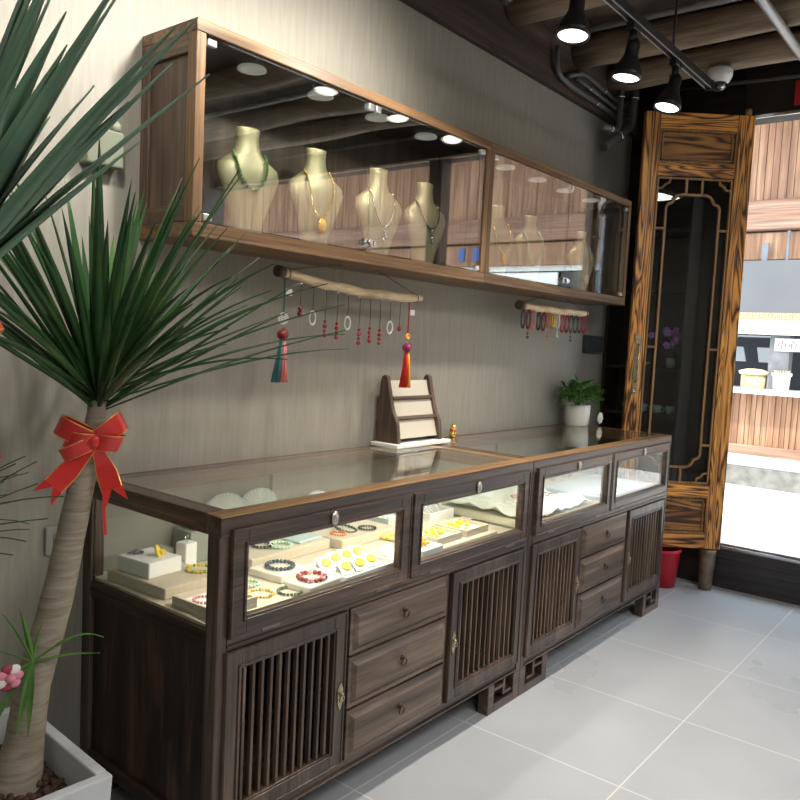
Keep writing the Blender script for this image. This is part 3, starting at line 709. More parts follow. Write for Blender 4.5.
# ------------------------------------------------------------------ driftwood hangers
def hanger(x0, x1, z0, z1, bow, label, top, rr, dark_end):
    t = thing('driftwood_hanger', ((x0+x1)/2, -.14, 1.56), label, 'hanging branch', 'driftwood branches under the wall cabinets')
    cx = (x0+x1)/2; n = 18; pts = []; rs = []
    for i in range(n+1):
        u = i/n; x = x0+(x1-x0)*u-cx; z = z0+(z1-z0)*u-1.56-bow*math.sin(PI*u)*1.0+.002*math.sin(i*1.1)
        pts.append((x, .004*math.sin(i*1.4), z)); rs.append(rr*(1.05-.25*abs(u-.5))*(1+.05*math.sin(i*1.7)))
    rs[-1] *= .7
    MB().tube(pts, rs, 12).build('branch', BRANCH, t)
    if dark_end: MB().tube([Vector(pts[0])+V(-.006, 0, .001), Vector(pts[0])+V(.022, 0, -.001)], rr*1.18, 12).build('bark_end', plain('dark_bark', (.07, .045, .03), .9, noise=.4), t)
    mb = MB(); zc = ZB-1.56
    a, b = top
    mb.tube([Vector(pts[1])+V(0, 0, rr*.8), (a-cx, 0, zc+.004)], .0022, 6).tube([Vector(pts[-2])+V(0, 0, rr*.8), (b-cx, 0, zc+.004)], .0022, 6).tube([(a-cx, 0, zc+.003), (b-cx, 0, zc+.003)], .0018, 6)
    mb.torus(Vector(pts[1]), rr*1.15, .0018, (1, 0, 0), 16, 5).torus(Vector(pts[-2]), rr*1.0, .0018, (1, 0, 0), 16, 5)
    mb.build('cord', plain('brown_cord', (.16, .10, .06), .8), t)
    mb = MB()
    for q in (a, b): mb.torus((q-cx, 0, zc-.006), .007, .0016, (1, 0, 0), 14, 6).cyl((q-cx, 0, zc+.001), (q-cx, 0, zc+.006), .002)
    mb.build('screw_eye', SILVER, t)
    return t, lambda x: z0+(z1-z0)*(x-x0)/(x1-x0)-bow*math.sin(PI*(x-x0)/(x1-x0))
t1, zf1 = hanger(.585, 1.36, 1.595, 1.560, .018, 'longer driftwood branch with red charms below the near cabinet', (.915, 1.07), .0165, True)
t2, zf2 = hanger(2.14, 2.885, 1.585, 1.585, .006, 'shorter looking driftwood branch of bracelets below the far cabinet', (2.42, 2.61), .019, True)
YH = -.14
CORD = plain('thin_dark_cord', (.03, .025, .025), .8)
def charm(x, zt, ln, kind, label, cord=.0013):
    zb = zt-.02
    t = thing('hanging_charm', (x, YH, zb), label, 'charm', 'charms hanging from the near driftwood branch')
    MB().torus((0, 0, .004), .008, .0013, (0, 1, .2), 14, 5).build('hook', SILVER, t)
    mb = MB().tube([(0, 0, -.004), (.001, 0, -ln*.5), (0, 0, -ln)], cord, 6); mb.build('cord', CORD, t)
    mb = MB()
    if kind == 'beads2': mb.ball((0, 0, -ln-.010), .009, 2, (1, 1, 1.1)).ball((0, 0, -ln-.030), .010, 2, (1, 1, 1.2)); mb.build('bead', plain('ruby_glass', (.25, .01, .02), .1, coat=.5), t)
    elif kind == 'beads4':
        for i, r in enumerate((.006, .008, .007, .008)): mb.ball((0, 0, -ln-.008-.016*i), r, 2)
        mb.build('bead', plain('ruby_glass', (0,)*3), t)
    elif kind == 'ringdrop':
        mb.torus((0, 0, 0), .020, .0035, (.35, 1, 0), 24, 8, e=1.0)
        o = mb.build('oval_ring', MILK, t); o.scale = (.42, 1, 1.15); o.location.z = -ln-.024
    elif kind == 'single': mb.ball((0, 0, -ln-.008), .008, 2, (1, 1, 1.3)); mb.build('bead', plain('ruby_glass', (0,)*3), t)
    return t
def tassel(x, zt, colors, label, up):
    t = thing('tassel_charm', (x, YH, zt-.02), label, 'tassel charm', 'tassels at the ends of the near driftwood branch')
    MB().tube([(0, 0, .0), (.001, 0, -.06), (0, 0, -.125)], .0028, 6).torus((0, 0, .004), .008, .0013, (0, 1, .2), 14, 5).build('cord', up, t)
    MB().box(.006, .032, -.004, 0, -.055, -.033).build('price_tag', PAPER, t)
    if colors[0] == 'a':
        mb = MB()
        for i in range(10):
            a = 2*PI*i/10; mb.torus((.014*math.cos(a), 0, -.132+.012*math.sin(a)), .008, .0016, (0, 1, .2), 10, 5)
        mb.build('knot', plain('white_thread', (.8, .8, .78), .7), t)
    else: MB().torus((0, 0, -.140), .009, .005, (0, 1, 0)).build('knot', plain('orange_knot', (.9, .42, .05), .4), t)
    MB().ball((0, 0, -.185), .020, 2).torus((0, 0, -.185), .019, .003, (0, 1, 0), 16, 6).build('carved_bead', plain('carved_rosewood' if colors[0] == 'a' else 'purple_cloisonne', (.16, .012, .012) if colors[0] == 'a' else (.24, .02, .10), .25, noise=.6, nscale=200), t)
    for k, cc in enumerate(colors[1]):
        mb = MB()
        for i in range(16):
            a = random.uniform(-1, 1); sgn = -1 if k == 0 else 1
            xx = sgn*(.003+.007*random.random()); e = sgn*(.004+.025*random.random())-.008*(colors[0] == 'a')
            mb.tube([(xx*.6, a*.004, -.200), (xx, a*.008, -.235), (e, a*.014, -.345)], [.0028, .0034, .0032], 5)
        mb.build('tassel', plain('tassel_'+cc[0], cc[1], .7), t)
    return t
tassel(.615, zf1(.615)+.002, ('a', (('teal', (.035, .17, .18)), ('coral', (.95, .26, .27)))), 'teal and pink tassel hanging at the plant end of the branch', plain('teal_cord', (.02, .10, .12), .7))
tassel(1.285, zf1(1.285)+.006, ('b', (('crimson', (.62, .015, .015)), ('marigold', (1, .46, .03)))), 'red and orange tassel hanging above the wooden stand', plain('red_cord', (.5, .02, .03), .7))
ch = [(.690, .075, 'beads2', 'shorter red two-bead charm, first from the teal tassel'), (.750, .085, 'ringdrop', 'white ring charm near the teal tassel'),
      (.812, .105, 'beads4', 'red bead charm beside the white ring charm near the teal tassel'), (.872, .105, 'beads4', 'red bead charm left of the middle white ring charm'),
      (.928, .080, 'ringdrop', 'white ring charm in the middle of the branch'), (.992, .115, 'beads4', 'lowest hanging red bead charm, next after the middle white ring'),
      (1.052, .105, 'beads4', 'red bead charm second after the middle white ring'), (1.110, .110, 'beads4', 'red bead charm between two red strings and the last white ring'),
      (1.170, .080, 'ringdrop', 'white ring charm nearest the orange tassel'), (1.228, .100, 'single', 'single red bead charm beside the orange tassel')]
for x, ln, k, l in ch: charm(x, zf1(x)+.003, ln, k, l)
# bracelets on the second branch
cols = [(NAVY, 'first'), (REDB, 'second'), (PINKB, 'third'), (BLKB, 'fourth'), (REDB, 'fifth')]
names = ['dark bead loop at the plant end of the far branch', 'dark red bead loop, second on the far branch', 'rosy bead loop, third on the far branch', 'black bead loop, fourth on the far branch',
         'dark red bead loop, fifth on the far branch', 'orange bead loop in the middle of the far branch', 'gold bead loop in the middle of the far branch', 'white bead loop just past the middle of the far branch',
         'bright red bead loop past the middle of the far branch', 'crimson bead loop beside the bright red one', 'olive bead loop near the doorway end of the far branch', 'black bead loop near the doorway end of the far branch',
         'garnet bead loop, next to last on the far branch', 'scarlet bead loop at the doorway end of the far branch']
scar = plain('scarlet_bead', (.55, .03, .04), .2, coat=.4)
mt = [NAVY, REDB, PINKB, BLKB, REDB, ORNG, GOLD, MILK, scar, REDB, OLIVE, BLKB, REDB, scar]
for i, (m, l) in enumerate(zip(mt, names)):
    x = 2.185+.0515*i; z = zf2(x)-.012
    R = .036 if i not in (5, 6, 7) else .028
    mb = MB(); zc = z-R-.014
    for k in range(24):
        u = 2*PI*k/24; mb.ball((x+R*.38*math.cos(u), YH+R*.5*math.cos(u), zc+R*1.25*math.sin(u)), .0058, 1)
    mb.torus((x, YH, z-.002), .008, .0013, (0, 1, .2), 12, 5)
    if i in (1, 5, 7, 10): mb.tube([(x, YH, zc-R), (x, YH, zc-R-.05)], .0012, 5).ball((x, YH, zc-R-.052), .009, 1).ball((x, YH, zc-R-.034), .006, 1)
    o = mb.build('hanging_bracelet', m); tag(o, l, 'bracelet', 'bead loops on the far driftwood branch')

# ------------------------------------------------------------------ wall fittings
o = MB().box(3.14, 3.36, -.03, -.001, 1.37, 1.47).box(3.16, 3.34, -.034, -.03, 1.39, 1.45).build('wall_socket', plain('charcoal_plastic', (.045, .05, .055), .5), bevel=.003); tag(o, 'dark grey socket plate on the wall below the far cabinet', 'socket')
t = MB().box(-.115, -.035, -.012, -.001, .745, .825).build('wall_outlet', plain('grey_outlet', (.32, .32, .31), .4), bevel=.003); tag(t, 'grey square power outlet on the wall behind the tree trunk', 'socket')
MB().box(-.095, -.055, -.014, -.012, .765, .805).build('rocker', plain('grey_rocker', (.22, .22, .22), .4), t)
t = thing('emergency_light', (.02, 0, 1.88), 'small grey-green box light on the wall behind the palm leaves', 'emergency light')
MB().box(-.055, .055, -.05, -.001, -.05, .05).build('body', plain('grey_green_plastic', (.17, .19, .14), .5), t, bevel=.006)
MB().ball((-.035, -.035, .062), .018, 2).build('lamp_head', plain('frosted_lens', (.2, .22, .17), .3), t)
MB().ball((.035, -.035, .062), .018, 2).build('lamp_head', plain('frosted_lens', (.2, .22, .17), .3), t)

# conduits on the beam
def pipe(pts, r, label, mat=GREY_PIPE, clips=True):
    P = []
    pts = [Vector(p) for p in pts]
    for i, p in enumerate(pts):
        if 0 < i < len(pts)-1:
            a = pts[i-1]; b = pts[i+1]; q = min(.06, (a-p).length*.45, (b-p).length*.45)
            s, e = p+(a-p).normalized()*q, p+(b-p).normalized()*q
            for k in range(5):
                u = k/4; P.append(s.lerp(p, u).lerp(p.lerp(e, u), u))
        else: P.append(p)
    mb = MB().tube(P, r, 12)
    o = mb.build('conduit_pipe', mat); tag(o, label, 'pipe', 'conduit pipes near the corner')
    if clips:
        for a, b in zip(pts, pts[1:]):
            if (b-a).length > .2: MB().torus(a.lerp(b, .5), r*1.25, r*.3, (b-a), 14, 6).build('pipe_clip', CHROME, o)
    return o
pipe([(2.50, -.06, 2.93), (2.505, -.06, 2.80), (2.66, -.06, 2.775), (3.30, -.06, 2.765)], .013, 'grey pipe curving down the beam from behind the first spotlight')
pipe([(2.64, -.055, 2.82), (2.82, -.055, 2.885), (3.36, -.055, 2.845)], .012, 'upper grey pipe that starts with a bend on the beam')
pipe([(2.74, -.055, 2.835), (3.05, -.055, 2.82), (3.40, -.055, 2.80)], .011, 'straight grey pipe between the bent ones on the beam')
pipe([(3.22, -.10, 3.05), (3.22, -.10, 2.665), (2.99, -.10, 2.64)], .017, 'grey pipe dropping down and turning along the wall', clips=True)
pipe([(3.40, -.10, 3.05), (3.40, -.10, 2.74), (3.14, -.05, 2.56)], .026, 'thickest grey pipe at the corner, bending down beside the door leaf')
pipe([(2.60, -.10, 3.02), (2.61, -1.2, 3.015), (2.60, -3.0, 3.015), (2.60, -4.6, 3.02)], .016, 'pale pipe running along the middle ceiling log', LPIPE, False)
pipe([(3.607, -.30, 2.975), (3.607, -1.2, 2.935), (3.607, -4.0, 2.935)], .012, 'thin dark pipe crossing the dark beam behind the dome camera', GREY_PIPE, False)
pipe([(1.2, -1.08, 2.879), (2.9, -1.08, 2.877), (3.58, -1.08, 2.877)], .021, 'pale metal pipe crossing the top corner near the doorway', LPIPE, False)

# track and spotlights
TY, TZ = -.82, 2.615
t = MB().box(-1.2, 2.58, TY-.017, TY+.017, TZ, TZ+.032).build('lighting_track', plain('track_black', (.02, .02, .021), .3, .4)); tag(t, 'long black lighting track carrying the spotlights', 'lighting track')
for q in (-.015, .011): MB().box(-1.2, 2.57, TY+q, TY+q+.004, TZ-.003, TZ+.001).build('track_lip', plain('aluminium_channel', (.6, .6, .6), .4, .8), t)
MB().box(2.56, 2.585, TY-.019, TY+.019, TZ-.006, TZ+.034).build('end_cap', BLACK, t)
for x in (.0, 2.10): MB().cyl((x, TY, TZ+.03), (x, TY, 2.905), .005).build('hanger_rod', BLACK, t)
def spot(x, label, tiltx=0, tilty=0, watts=62, col=(1, .90, .78)):
    t = thing('track_spotlight', (x, TY, TZ), label, 'spotlight', 'black spotlights on the track')
    MB().box(-.035, .035, -.016, .016, -.030, -.004).build('adapter', BLACK, t, bevel=.003)
    MB().tube([(0, 0, -.03), (0, 0, -.075)], .014, 14).box(-.008, .008, -.020, -.014, -.115, -.06).box(-.008, .008, .014, .020, -.115, -.06).build('bracket', BLACK, t)
    M = Matrix.Translation((0, 0, -.10)) @ Matrix.Rotation(tilty, 4, 'Y') @ Matrix.Rotation(tiltx, 4, 'X')
    h = MB().lathe([(.0005, .03), (.024, .03), (.026, .015), (.026, -.015), (.030, -.03), (.052, -.075), (.056, -.090), (.056, -.108), (.052, -.108), (.050, -.098), (.0005, -.098)], seg=28, M=M).build('lamp_head', BLACK, t)
    MB().lathe([(.0005, -.0975), (.049, -.0975), (.049, -.1005), (.044, -.103), (.0005, -.104)], seg=28, M=M).build('lens', plain('lit_lens', (.9, .9, .9), .4, emis=(1, .95, .84), estr=3), h)
    li = bpy.data.lights.new('spot_glow', 'SPOT'); li.energy = watts; li.spot_size = 1.5 if tiltx < 1 else 2.0; li.spot_blend = .9; li.color = col; li.shadow_soft_size = .04
    lo = bpy.data.objects.new('spot_glow', li); C.objects.link(lo); lo.parent = h; lo.matrix_local = M @ Matrix.Translation((0, 0, -.112))
spot(1.235, 'black spotlight nearest the camera on the track', 0, .15)
spot(1.695, 'middle black spotlight on the track', .12, .10)
spot(2.14, 'black spotlight nearest the door leaf', .15, .22)
spot(.90, 'black spotlight out of frame turned to the wall, closest to the first one', 1.10, 0, 54, (1, .94, .84))
spot(.30, 'black spotlight out of frame turned to the wall, in the middle', 1.10, 0, 60, (1, .94, .84))
spot(-.40, 'black spotlight out of frame turned to the wall, at the start of the track', 1.05, 0, 46, (1, .94, .84))

# dome camera
t = thing('dome_camera', (2.98, -.86, 2.80), 'white dome security camera on the ceiling log above the door', 'security camera')
t.location = (3.185, -.665, 2.838)
MB().lathe([(.0005, .075), (.058, .075), (.066, .060), (.064, .03), (.052, .004), (.040, -.002), (.0005, -.002)], seg=32).build('housing', WHITE, t)
MB().lathe([(.0005, 0), (.038, -.002), (.040, -.012), (.034, -.030), (.020, -.042), (.0005, -.046)], seg=28).build('dome', plain('smoked_dome', (.02, .02, .022), .08, coat=1), t)
MB().ball((-.018, -.02, -.026), .012, 2).build('lens', CHROME, t)

# ------------------------------------------------------------------ carved door leaf, opened inwards
LW = .62; LZ0, LZ1 = .245, 2.750
t = thing('door_leaf', (3.592, -.745, 0), 'tall scorched pine lattice door leaf standing open beside the far counter', 'door leaf', rz=math.atan2(.478, -.382))
T0, T1 = -.022, .022
sl = MB().box(LW-.085, LW, T0, T1, LZ0, LZ1).build('stile', BZ, t, bevel=.003)
MB().box(0, .095, T0, T1, LZ0, LZ1).build('stile', BZ, t, bevel=.003)
for a, b in ((2.655, LZ1), (2.395, 2.470), (.555, .625), (LZ0, .335)):
    MB().box(.095, LW-.085, T0+.001, T1-.001, a, b).build('rail', BX, t, bevel=.003)
for a, b in ((2.470, 2.655), (.335, .555)):
    pnl = MB().box(.095, LW-.085, -.008, .006, a, b).build('carved_panel', BP, t)
    mb = MB()
    for k, o in ((0, .0), (1, .018)):
        x0, x1, z0, z1 = .095+o, LW-.085-o, a+o, b-o; w = .008; y1 = .022-.006*k
        mb.box(x0, x0+w, .0, y1, z0, z1).box(x1-w, x1, .0, y1, z0, z1).box(x0, x1, .0, y1, z0, z0+w).box(x0, x1, .0, y1, z1-w, z1)
    mb.build('panel_bead', GOLDW, pnl, bevel=.0015)
gp = MB().box(.095, LW-.085, -.004, .002, .625, 2.395).build('glass_pane', GD, t)
# lattice
xa, xb, za, zb = .100, LW-.090, .630, 2.390
mb = MB()
w = .007
mb.box(xa, xa+.010, .002, .020, za, zb).box(xb-.010, xb, .002, .020, za, zb).box(xa, xb, .002, .020, za, za+.010).box(xa, xb, .002, .020, zb-.010, zb)
mb.build('pane_bead', GOLDW, t, bevel=.001)
ix0, ix1, iz0, iz1 = xa+.062, xb-.062, za+.095, zb-.095; c = .05
def path_for(sx, sz):
    x = ix0 if sx < 0 else ix1; z = iz0 if sz < 0 else iz1
    return x, z
loop = []
def corner(cx, cz, sx, sz, first_vertical):
    pts = [(cx, cz-sz*.075), (cx-sx*.012, cz-sz*.055), (cx-sx*.034, cz-sz*.048), (cx-sx*.046, cz-sz*.022), (cx-sx*.060, cz-sz*.008), (cx-sx*.085, cz)]
    return pts if first_vertical else pts[::-1]
loop += corner(ix1, iz1, 1, 1, True)
loop += corner(ix0, iz1, -1, 1, False)
loop += corner(ix0, iz0, -1, -1, True)
loop += corner(ix1, iz0, 1, -1, False)
loop.append(loop[0])
mb = MB()
def bar(mb, a, b, w=.0065, y0=.002, y1=.020):
    a = V(a[0], 0, a[1]); b = V(b[0], 0, b[1]); d = (b-a).normalized(); n = V(-d.z, 0, d.x)*w; a = a-d*w*.6; b = b+d*w*.6
    P = [a+n, b+n, b-n, a-n]; mb.prism([(q.x, q.z) for q in P], y0, y1, 'y')
for a, b in zip(loop, loop[1:]): bar(mb, a, b)
mx = (ix0+ix1)/2
for q in (mx-.045, mx+.045):
    bar(mb, (q, iz1), (q, zb-.01)); bar(mb, (q, iz0), (q, za+.01))
for z in (zb-.31, zb-1.07, za+.30, 1.72-.36):
    if z == zb-1.07: pass
for z in (2.10, 1.42, .86): bar(mb, (xa+.01, z), (ix0, z)); bar(mb, (ix1, z), (xb-.01, z))
for sx, X in ((1, xa+.01), (-1, xb-.01)):
    for sz, Z in ((1, za+.01), (-1, zb-.01)):
        q = [(X, Z+sz*.055), (X+sx*.025, Z+sz*.05), (X+sx*.04, Z+sz*.03), (X+sx*.06, Z+sz*.022), (X+sx*.066, Z)]
        for a, b in zip(q, q[1:]): bar(mb, a, b, .005)
mb.build('lattice', GOLDW, t, bevel=.001)
h = MB().box(LW-.062, LW-.030, T1, T1+.004, 1.16, 1.47).prism([(LW-.066, 1.47), (LW-.026, 1.47), (LW-.046, 1.50)], T1, T1+.004, 'y').prism([(LW-.066, 1.16), (LW-.026, 1.16), (LW-.046, 1.125)], T1, T1+.004, 'y').build('handle_plate', BRASS, t, bevel=.001)
MB().tube([(LW-.046, T1+.004, 1.43), (LW-.046, T1+.030, 1.415), (LW-.046, T1+.034, 1.32), (LW-.046, T1+.030, 1.225), (LW-.046, T1+.004, 1.21)], [.007, .006, .005, .006, .007], 10).torus((LW-.046, T1+.012, 1.165), .011, .0025, (0, 1, .2), 18, 6).build('pull_handle', plain('polished_brass', (.55, .42, .2), .25, 1), h)
MB().cyl((.035, 0, LZ1), (.035, 0, LZ1+.04), .018, .018, 14).build('top_pivot', plain('raw_pine', (.4, .22, .09), .6), t)
o = MB().lathe([(.0005, 0), (.036, 0), (.038, .02), (.046, .20), (.050, .236), (.046, .24), (.0005, .24)], seg=24).build('pivot_bollard', plain('weathered_bronze', (.20, .15, .11), .4, .5, .4, 12), loc=(3.545, -.698, 0.001)); tag(o, 'round bronze pivot foot under the corner of the door leaf', 'pivot foot')
# bucket behind the counter end
t = thing('red_bucket', (3.43, -.475, 0), 'red plastic bucket on the floor behind the far counter', 'bucket')
MB().lathe([(.0005, 0), (.080, 0), (.098, .215), (.103, .22), (.101, .23), (.092, .225), (.075, .012), (.0005, .012)], seg=28).build('body', plain('red_plastic', (.55, .012, .03), .35), t)
MB().torus((0, 0, .216), .103, .004, (0, 0, 1), 28, 6).build('rim', plain('red_plastic', (0,)*3), t)

# shelf behind the leaf
t = thing('dark_shelf', (3.53, -.25, 0), 'dark open shelf behind the door leaf with small pots', 'shelf')
MB().box(-.10, .115, -.245, -.23, .26, 2.3).build('side_board', BKY, t)
MB().box(-.10, .115, .225, .24, .26, 2.3).build('side_board', BKY, t)
for z in (.26, .72, 1.00, 1.28, 1.75, 2.1): MB().box(-.10, .115, -.23, .225, z, z+.018).build('shelf_board', BKY, t)
TEA = plain('celadon_glaze', (.30, .36, .33), .25, coat=.4)
for i, (y, z, lb) in enumerate(((-.43, 1.019, 'grey teacup nearest the hinge on the middle shelf behind the leaf'), (-.34, 1.019, 'second grey teacup on the shelf behind the leaf'), (-.25, 1.019, 'third grey teacup on the shelf behind the leaf'), (-.16, 1.019, 'fourth grey teacup on the shelf behind the leaf'))):
    tt = thing('teacup', (3.50, y, z), lb, 'cup', 'grey teacups behind the door leaf')
    MB().lathe([(.0005, 0), (.020, 0), (.024, .004), (.036, .05), (.033, .05), (.022, .010), (.0005, .010)], seg=20).build('body', TEA, tt)
    MB().torus((0, -.037, .026), .014, .004, (1, 0, 0), 14, 6).build('handle', TEA, tt)
o = MB().lathe([(.0005, 0), (.05, 0), (.075, .015), (.08, .028), (.074, .028), (.05, .010), (.0005, .010)], seg=24).build('bowl', TEA, loc=(3.52, -.20, 1.299)); tag(o, 'shallow grey bowl on a shelf behind the door leaf', 'bowl')
tt = thing('purple_flowers', (3.50, -.47, 1.399-.379), 'purple orchids in a small pot seen through the door glass', 'flowers')
tt.location = (3.53, -.40, 1.299)
MB().lathe([(.0005, 0), (.028, 0), (.036, .06), (.033, .06), (.0005, .05)], seg=18).build('pot', TEA, tt)
mb = MB(); mc = MB(); random.seed(9)
for i in range(16):
    a = random.uniform(0, 2*PI); q = V(.05*math.cos(a)-.02, random.uniform(-.05, .12), random.uniform(.12, .24)); mc.tube([(0, 0, .05), (q.x*.5, q.y*.5, q.z*.8), q], .0018, 5)
    for k in range(5):
        b = 2*PI*k/5; mb.ball(q+V(0, .012*math.cos(b), .012*math.sin(b)), .0105, 1, (.5, 1, 1))
mc.build('stem', plain('green_stem', (0,)*3), tt); mb.build('blossom', plain('purple_petal', (.62, .26, .80), .5), tt)
o = MB().box(3.597, 3.621, -.99, -.945, 2.79, 2.92).build('red_paper_charm', plain('red_paper', (.62, .02, .03), .5)); tag(o, 'red paper strip hanging on the dark beam above the doorway', 'paper strip')

# ------------------------------------------------------------------ street and house opposite
XB = 7.9
struct(MB().box(XF+.12, 14, -22, 8, -.25, -.002).build('ground', plain('bright_concrete_street', (.62, .61, .58), .8, noise=.1, nscale=2)))
hb = bpy.data.objects.new('house_opposite', None); C.objects.link(hb); hb.location = (XB, 0, 0); tag(hb, 'weathered wooden shop house across the bright street', 'building')
def hb_box(nm, x0, x1, y0, y1, z0, z1, m, **k): return MB().box(x0, x1, y0, y1, z0, z1).build(nm, m, hb, **k)
STONE = plain('rough_stone', (.17, .16, .14), .9, noise=.35, nscale=9, bump=.4)
Y0, Y1 = -16, 6
hb_box('stone_plinth', -.25, .2, Y0, Y1, -.05, .205, STONE)
hb_box('white_ledge', -.22, .1, Y0, Y1, .205, .315, plain('whitewashed_ledge', (.42, .41, .39), .8), bevel=.01)
# plank walls built of separate-looking boards
def planks(nm, y0, y1, z0, z1, step, x=-.0, mat=WXP):
    mb = MB(); y = y0; random.seed(int(abs(y0*10))+3)
    while y < y1-.01:
        w = step*random.uniform(.8, 1.25); w = min(w, y1-y); mb.box(x-random.uniform(0, .010), x+.06, y+.003, y+w-.003, z0, z1); y += w
    mb.box(x+.02, x+.08, y0, y1, z0, z1); return mb.build(nm, mat, hb)
planks('counter_planks', Y0, Y1, .36, .99, .06)
hb_box('base_beam', -.05, .1, Y0, Y1, .315, .42, WXB, bevel=.006)
hb_box('white_counter', -.18, .4, Y0, Y1, .99, 1.045, plain('white_worktop', (.80, .80, .80), .4), bevel=.006)
planks('upper_planks', Y0, Y1, 3.06, 3.93, .075, -.02)
hb_box('upper_beam', -.14, .2, Y0, Y1, 2.74, 3.06, WXB, bevel=.015)
hb_box('eave_board', -.16, .2, Y0, Y1, 3.93, 4.12, WXB, bevel=.01)
hb_box('middle_beam', -.08, .2, Y0, Y1, 2.43, 2.72, WXP, bevel=.01)
hb_box('white_gap', -.02, .2, Y0, Y1, 2.36, 2.43, plain('white_plaster', (.8, .79, .75), .8))
hb_box('roof', -.9, 2.5, Y0, Y1, 4.12, 4.3, plain('grey_roof_tiles', (.12, .12, .13), .8))
# rolled shade with patterned hem
sh = hb_box('shade', -.20, -.185, -.9, 3.0, 1.86, 2.41, plain('grey_canvas', (.105, .104, .105), .8, noise=.06, nscale=2))
m_, nt_, out_ = new_mat('gold_meander_trim')
b_ = N(nt_, 'ShaderNodeBsdfPrincipled', i_Roughness=.7); L(nt_, b_.outputs[0], out_.inputs[0])
tc_ = N(nt_, 'ShaderNodeTexCoord'); br_ = N(nt_, 'ShaderNodeTexBrick', i_Scale=14.0, i_Mortar_Size=.03)
br_.inputs['Color1'].default_value = (.30, .22, .11, 1); br_.inputs['Color2'].default_value = (.20, .14, .07, 1); br_.inputs['Mortar'].default_value = (.42, .35, .22, 1)
mp_ = N(nt_, 'ShaderNodeMapping', i_Rotation=(0, PI/2, 0)); L(nt_, tc_.outputs['Object'], mp_.inputs[0]); L(nt_, mp_.outputs[0], br_.inputs['Vector']); L(nt_, br_.outputs[0], b_.inputs['Base Color'])
hb_box('shade_hem', -.204, -.184, -.9, 3.0, 1.78, 1.86, m_)
hb_box('white_valance', -.205, -.185, -.9, 3.0, 1.63, 1.78, plain('cream_canvas', (.52, .49, .40), .8))
for y, a in ((.20, .03), (-.02, .012)): hb_box('hook', -.16, -.135, y-a, y+a, 2.36, 2.60 if a > .02 else 2.72, plain('grey_iron', (.12, .13, .15), .5))
# dark shop interior behind the counter
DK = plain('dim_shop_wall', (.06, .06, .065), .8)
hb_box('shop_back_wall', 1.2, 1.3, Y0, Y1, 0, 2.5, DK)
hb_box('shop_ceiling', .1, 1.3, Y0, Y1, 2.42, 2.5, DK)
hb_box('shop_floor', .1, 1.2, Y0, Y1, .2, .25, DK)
for y in (.07, -2.0, -3.95, -6.2, -9.0): hb_box('shop_post', .0, .16, y-.16, y+.04, 1.045, 2.43, plain('grey_timber_post', (.20, .19, .19), .7, noise=.3, nscale=6))
# unlit upper interior and closed shutters farther along the street
hb_box('white_shutter', -.03, -.0, -4.3, -3.2, 1.05, 2.34, plain('pale_board', (.70, .70, .66), .7))
hb_box('wood_shutter', -.04, -.0, -6.1, -4.4, 1.05, 2.34, WXP)
hb_box('black_shutter', -.03, -.0, -3.15, -2.2, 1.05, 2.34, plain('black_board', (.03, .03, .032), .6))
planks('shutter_planks', -15.5, -6.3, 1.05, 2.36, .18)
for y in (-4.42, -4.66, -5.0): MB().box(-.10, -.081, y-.045, y+.045, 2.5, 2.68).build('painted_mark', plain('blue_paint', (.03, .10, .35), .6), hb)
# sign, vessels
s = thing('warning_sign', (XB-.06, -.33, 1.66), 'small white sign with red characters under the shade across the street', 'sign')
s.location = (XB-.03, 0, 0)
MB().box(-.0, .012, -.42, .055, 1.463, 1.598).build('board', PAPER, s)
cu = bpy.data.curves.new('sign_text', 'FONT'); cu.body = '小心碰头'; cu.size = .098; cu.extrude = .002; cu.space_character = 1.25
tx = bpy.data.objects.new('lettering', cu); C.objects.link(tx); tx.parent = s; tx.location = (-.004, .032, 1.495); tx.rotation_euler = (PI/2, 0, -PI/2)
cu.materials.append(plain('sign_red', (.62, .05, .05), .6))
bpy.context.view_layer.update()
me_ = bpy.data.meshes.new_from_object(tx.evaluated_get(bpy.context.evaluated_depsgraph_get()))
tm = bpy.data.objects.new('lettering', me_); C.objects.link(tm); tm.parent = s; tm.location = tx.location; tm.rotation_euler = tx.rotation_euler
bpy.data.objects.remove(tx); tm.name = 'lettering'
t = thing('wicker_basket', (XB+.02, .21, 1.046), 'round straw basket with a flared lid on the white counter opposite', 'basket')
MB().lathe([(.0005, 0), (.115, 0), (.125, .03), (.125, .15), (.0005, .15)], seg=24).build('body', plain('straw', (.50, .34, .18), .8, noise=.3, nscale=40), t)
MB().lathe([(.0005, .15), (.14, .15), (.155, .185), (.08, .21), (.0005, .215)], seg=24).build('lid', plain('pale_straw', (.68, .50, .30), .8), t)
t.location = (XB, .25, 1.046)
t = thing('white_planter', (XB-.02, -.04, 1.046), 'white patterned pot on the counter opposite under the sign', 'pot')
MB().lathe([(.0005, 0), (.075, 0), (.088, .15), (.10, .155), (.10, .185), (.09, .18), (.0005, .15)], seg=24).build('body', plain('glazed_white', (.75, .80, .82), .4), t)
mb = MB()
for i in range(18):
    a = 2*PI*i/18; mb.tube([(.05*math.cos(a), .05*math.sin(a), .15), (.08*math.cos(a), .08*math.sin(a), .21)], .006, 5)
mb.build('sprout', plain('dry_stem', (.45, .32, .18), .8), t)
t = thing('kitchen_rack', (XB+.9, .8, 1.0), 'dim shelf rack with bowls inside the shop opposite', 'rack')
for z in (.0, .62): MB().box(-.2, .2, -.55, .55, z, z+.02).build('shelf_board', plain('grey_metal_shelf', (.4, .42, .42), .4, .5), t)
for y in (-.54, .54): MB().box(-.2, -.17, y-.012, y+.012, -.75, .9).build('upright', plain('grey_metal_shelf', (0,)*3), t)
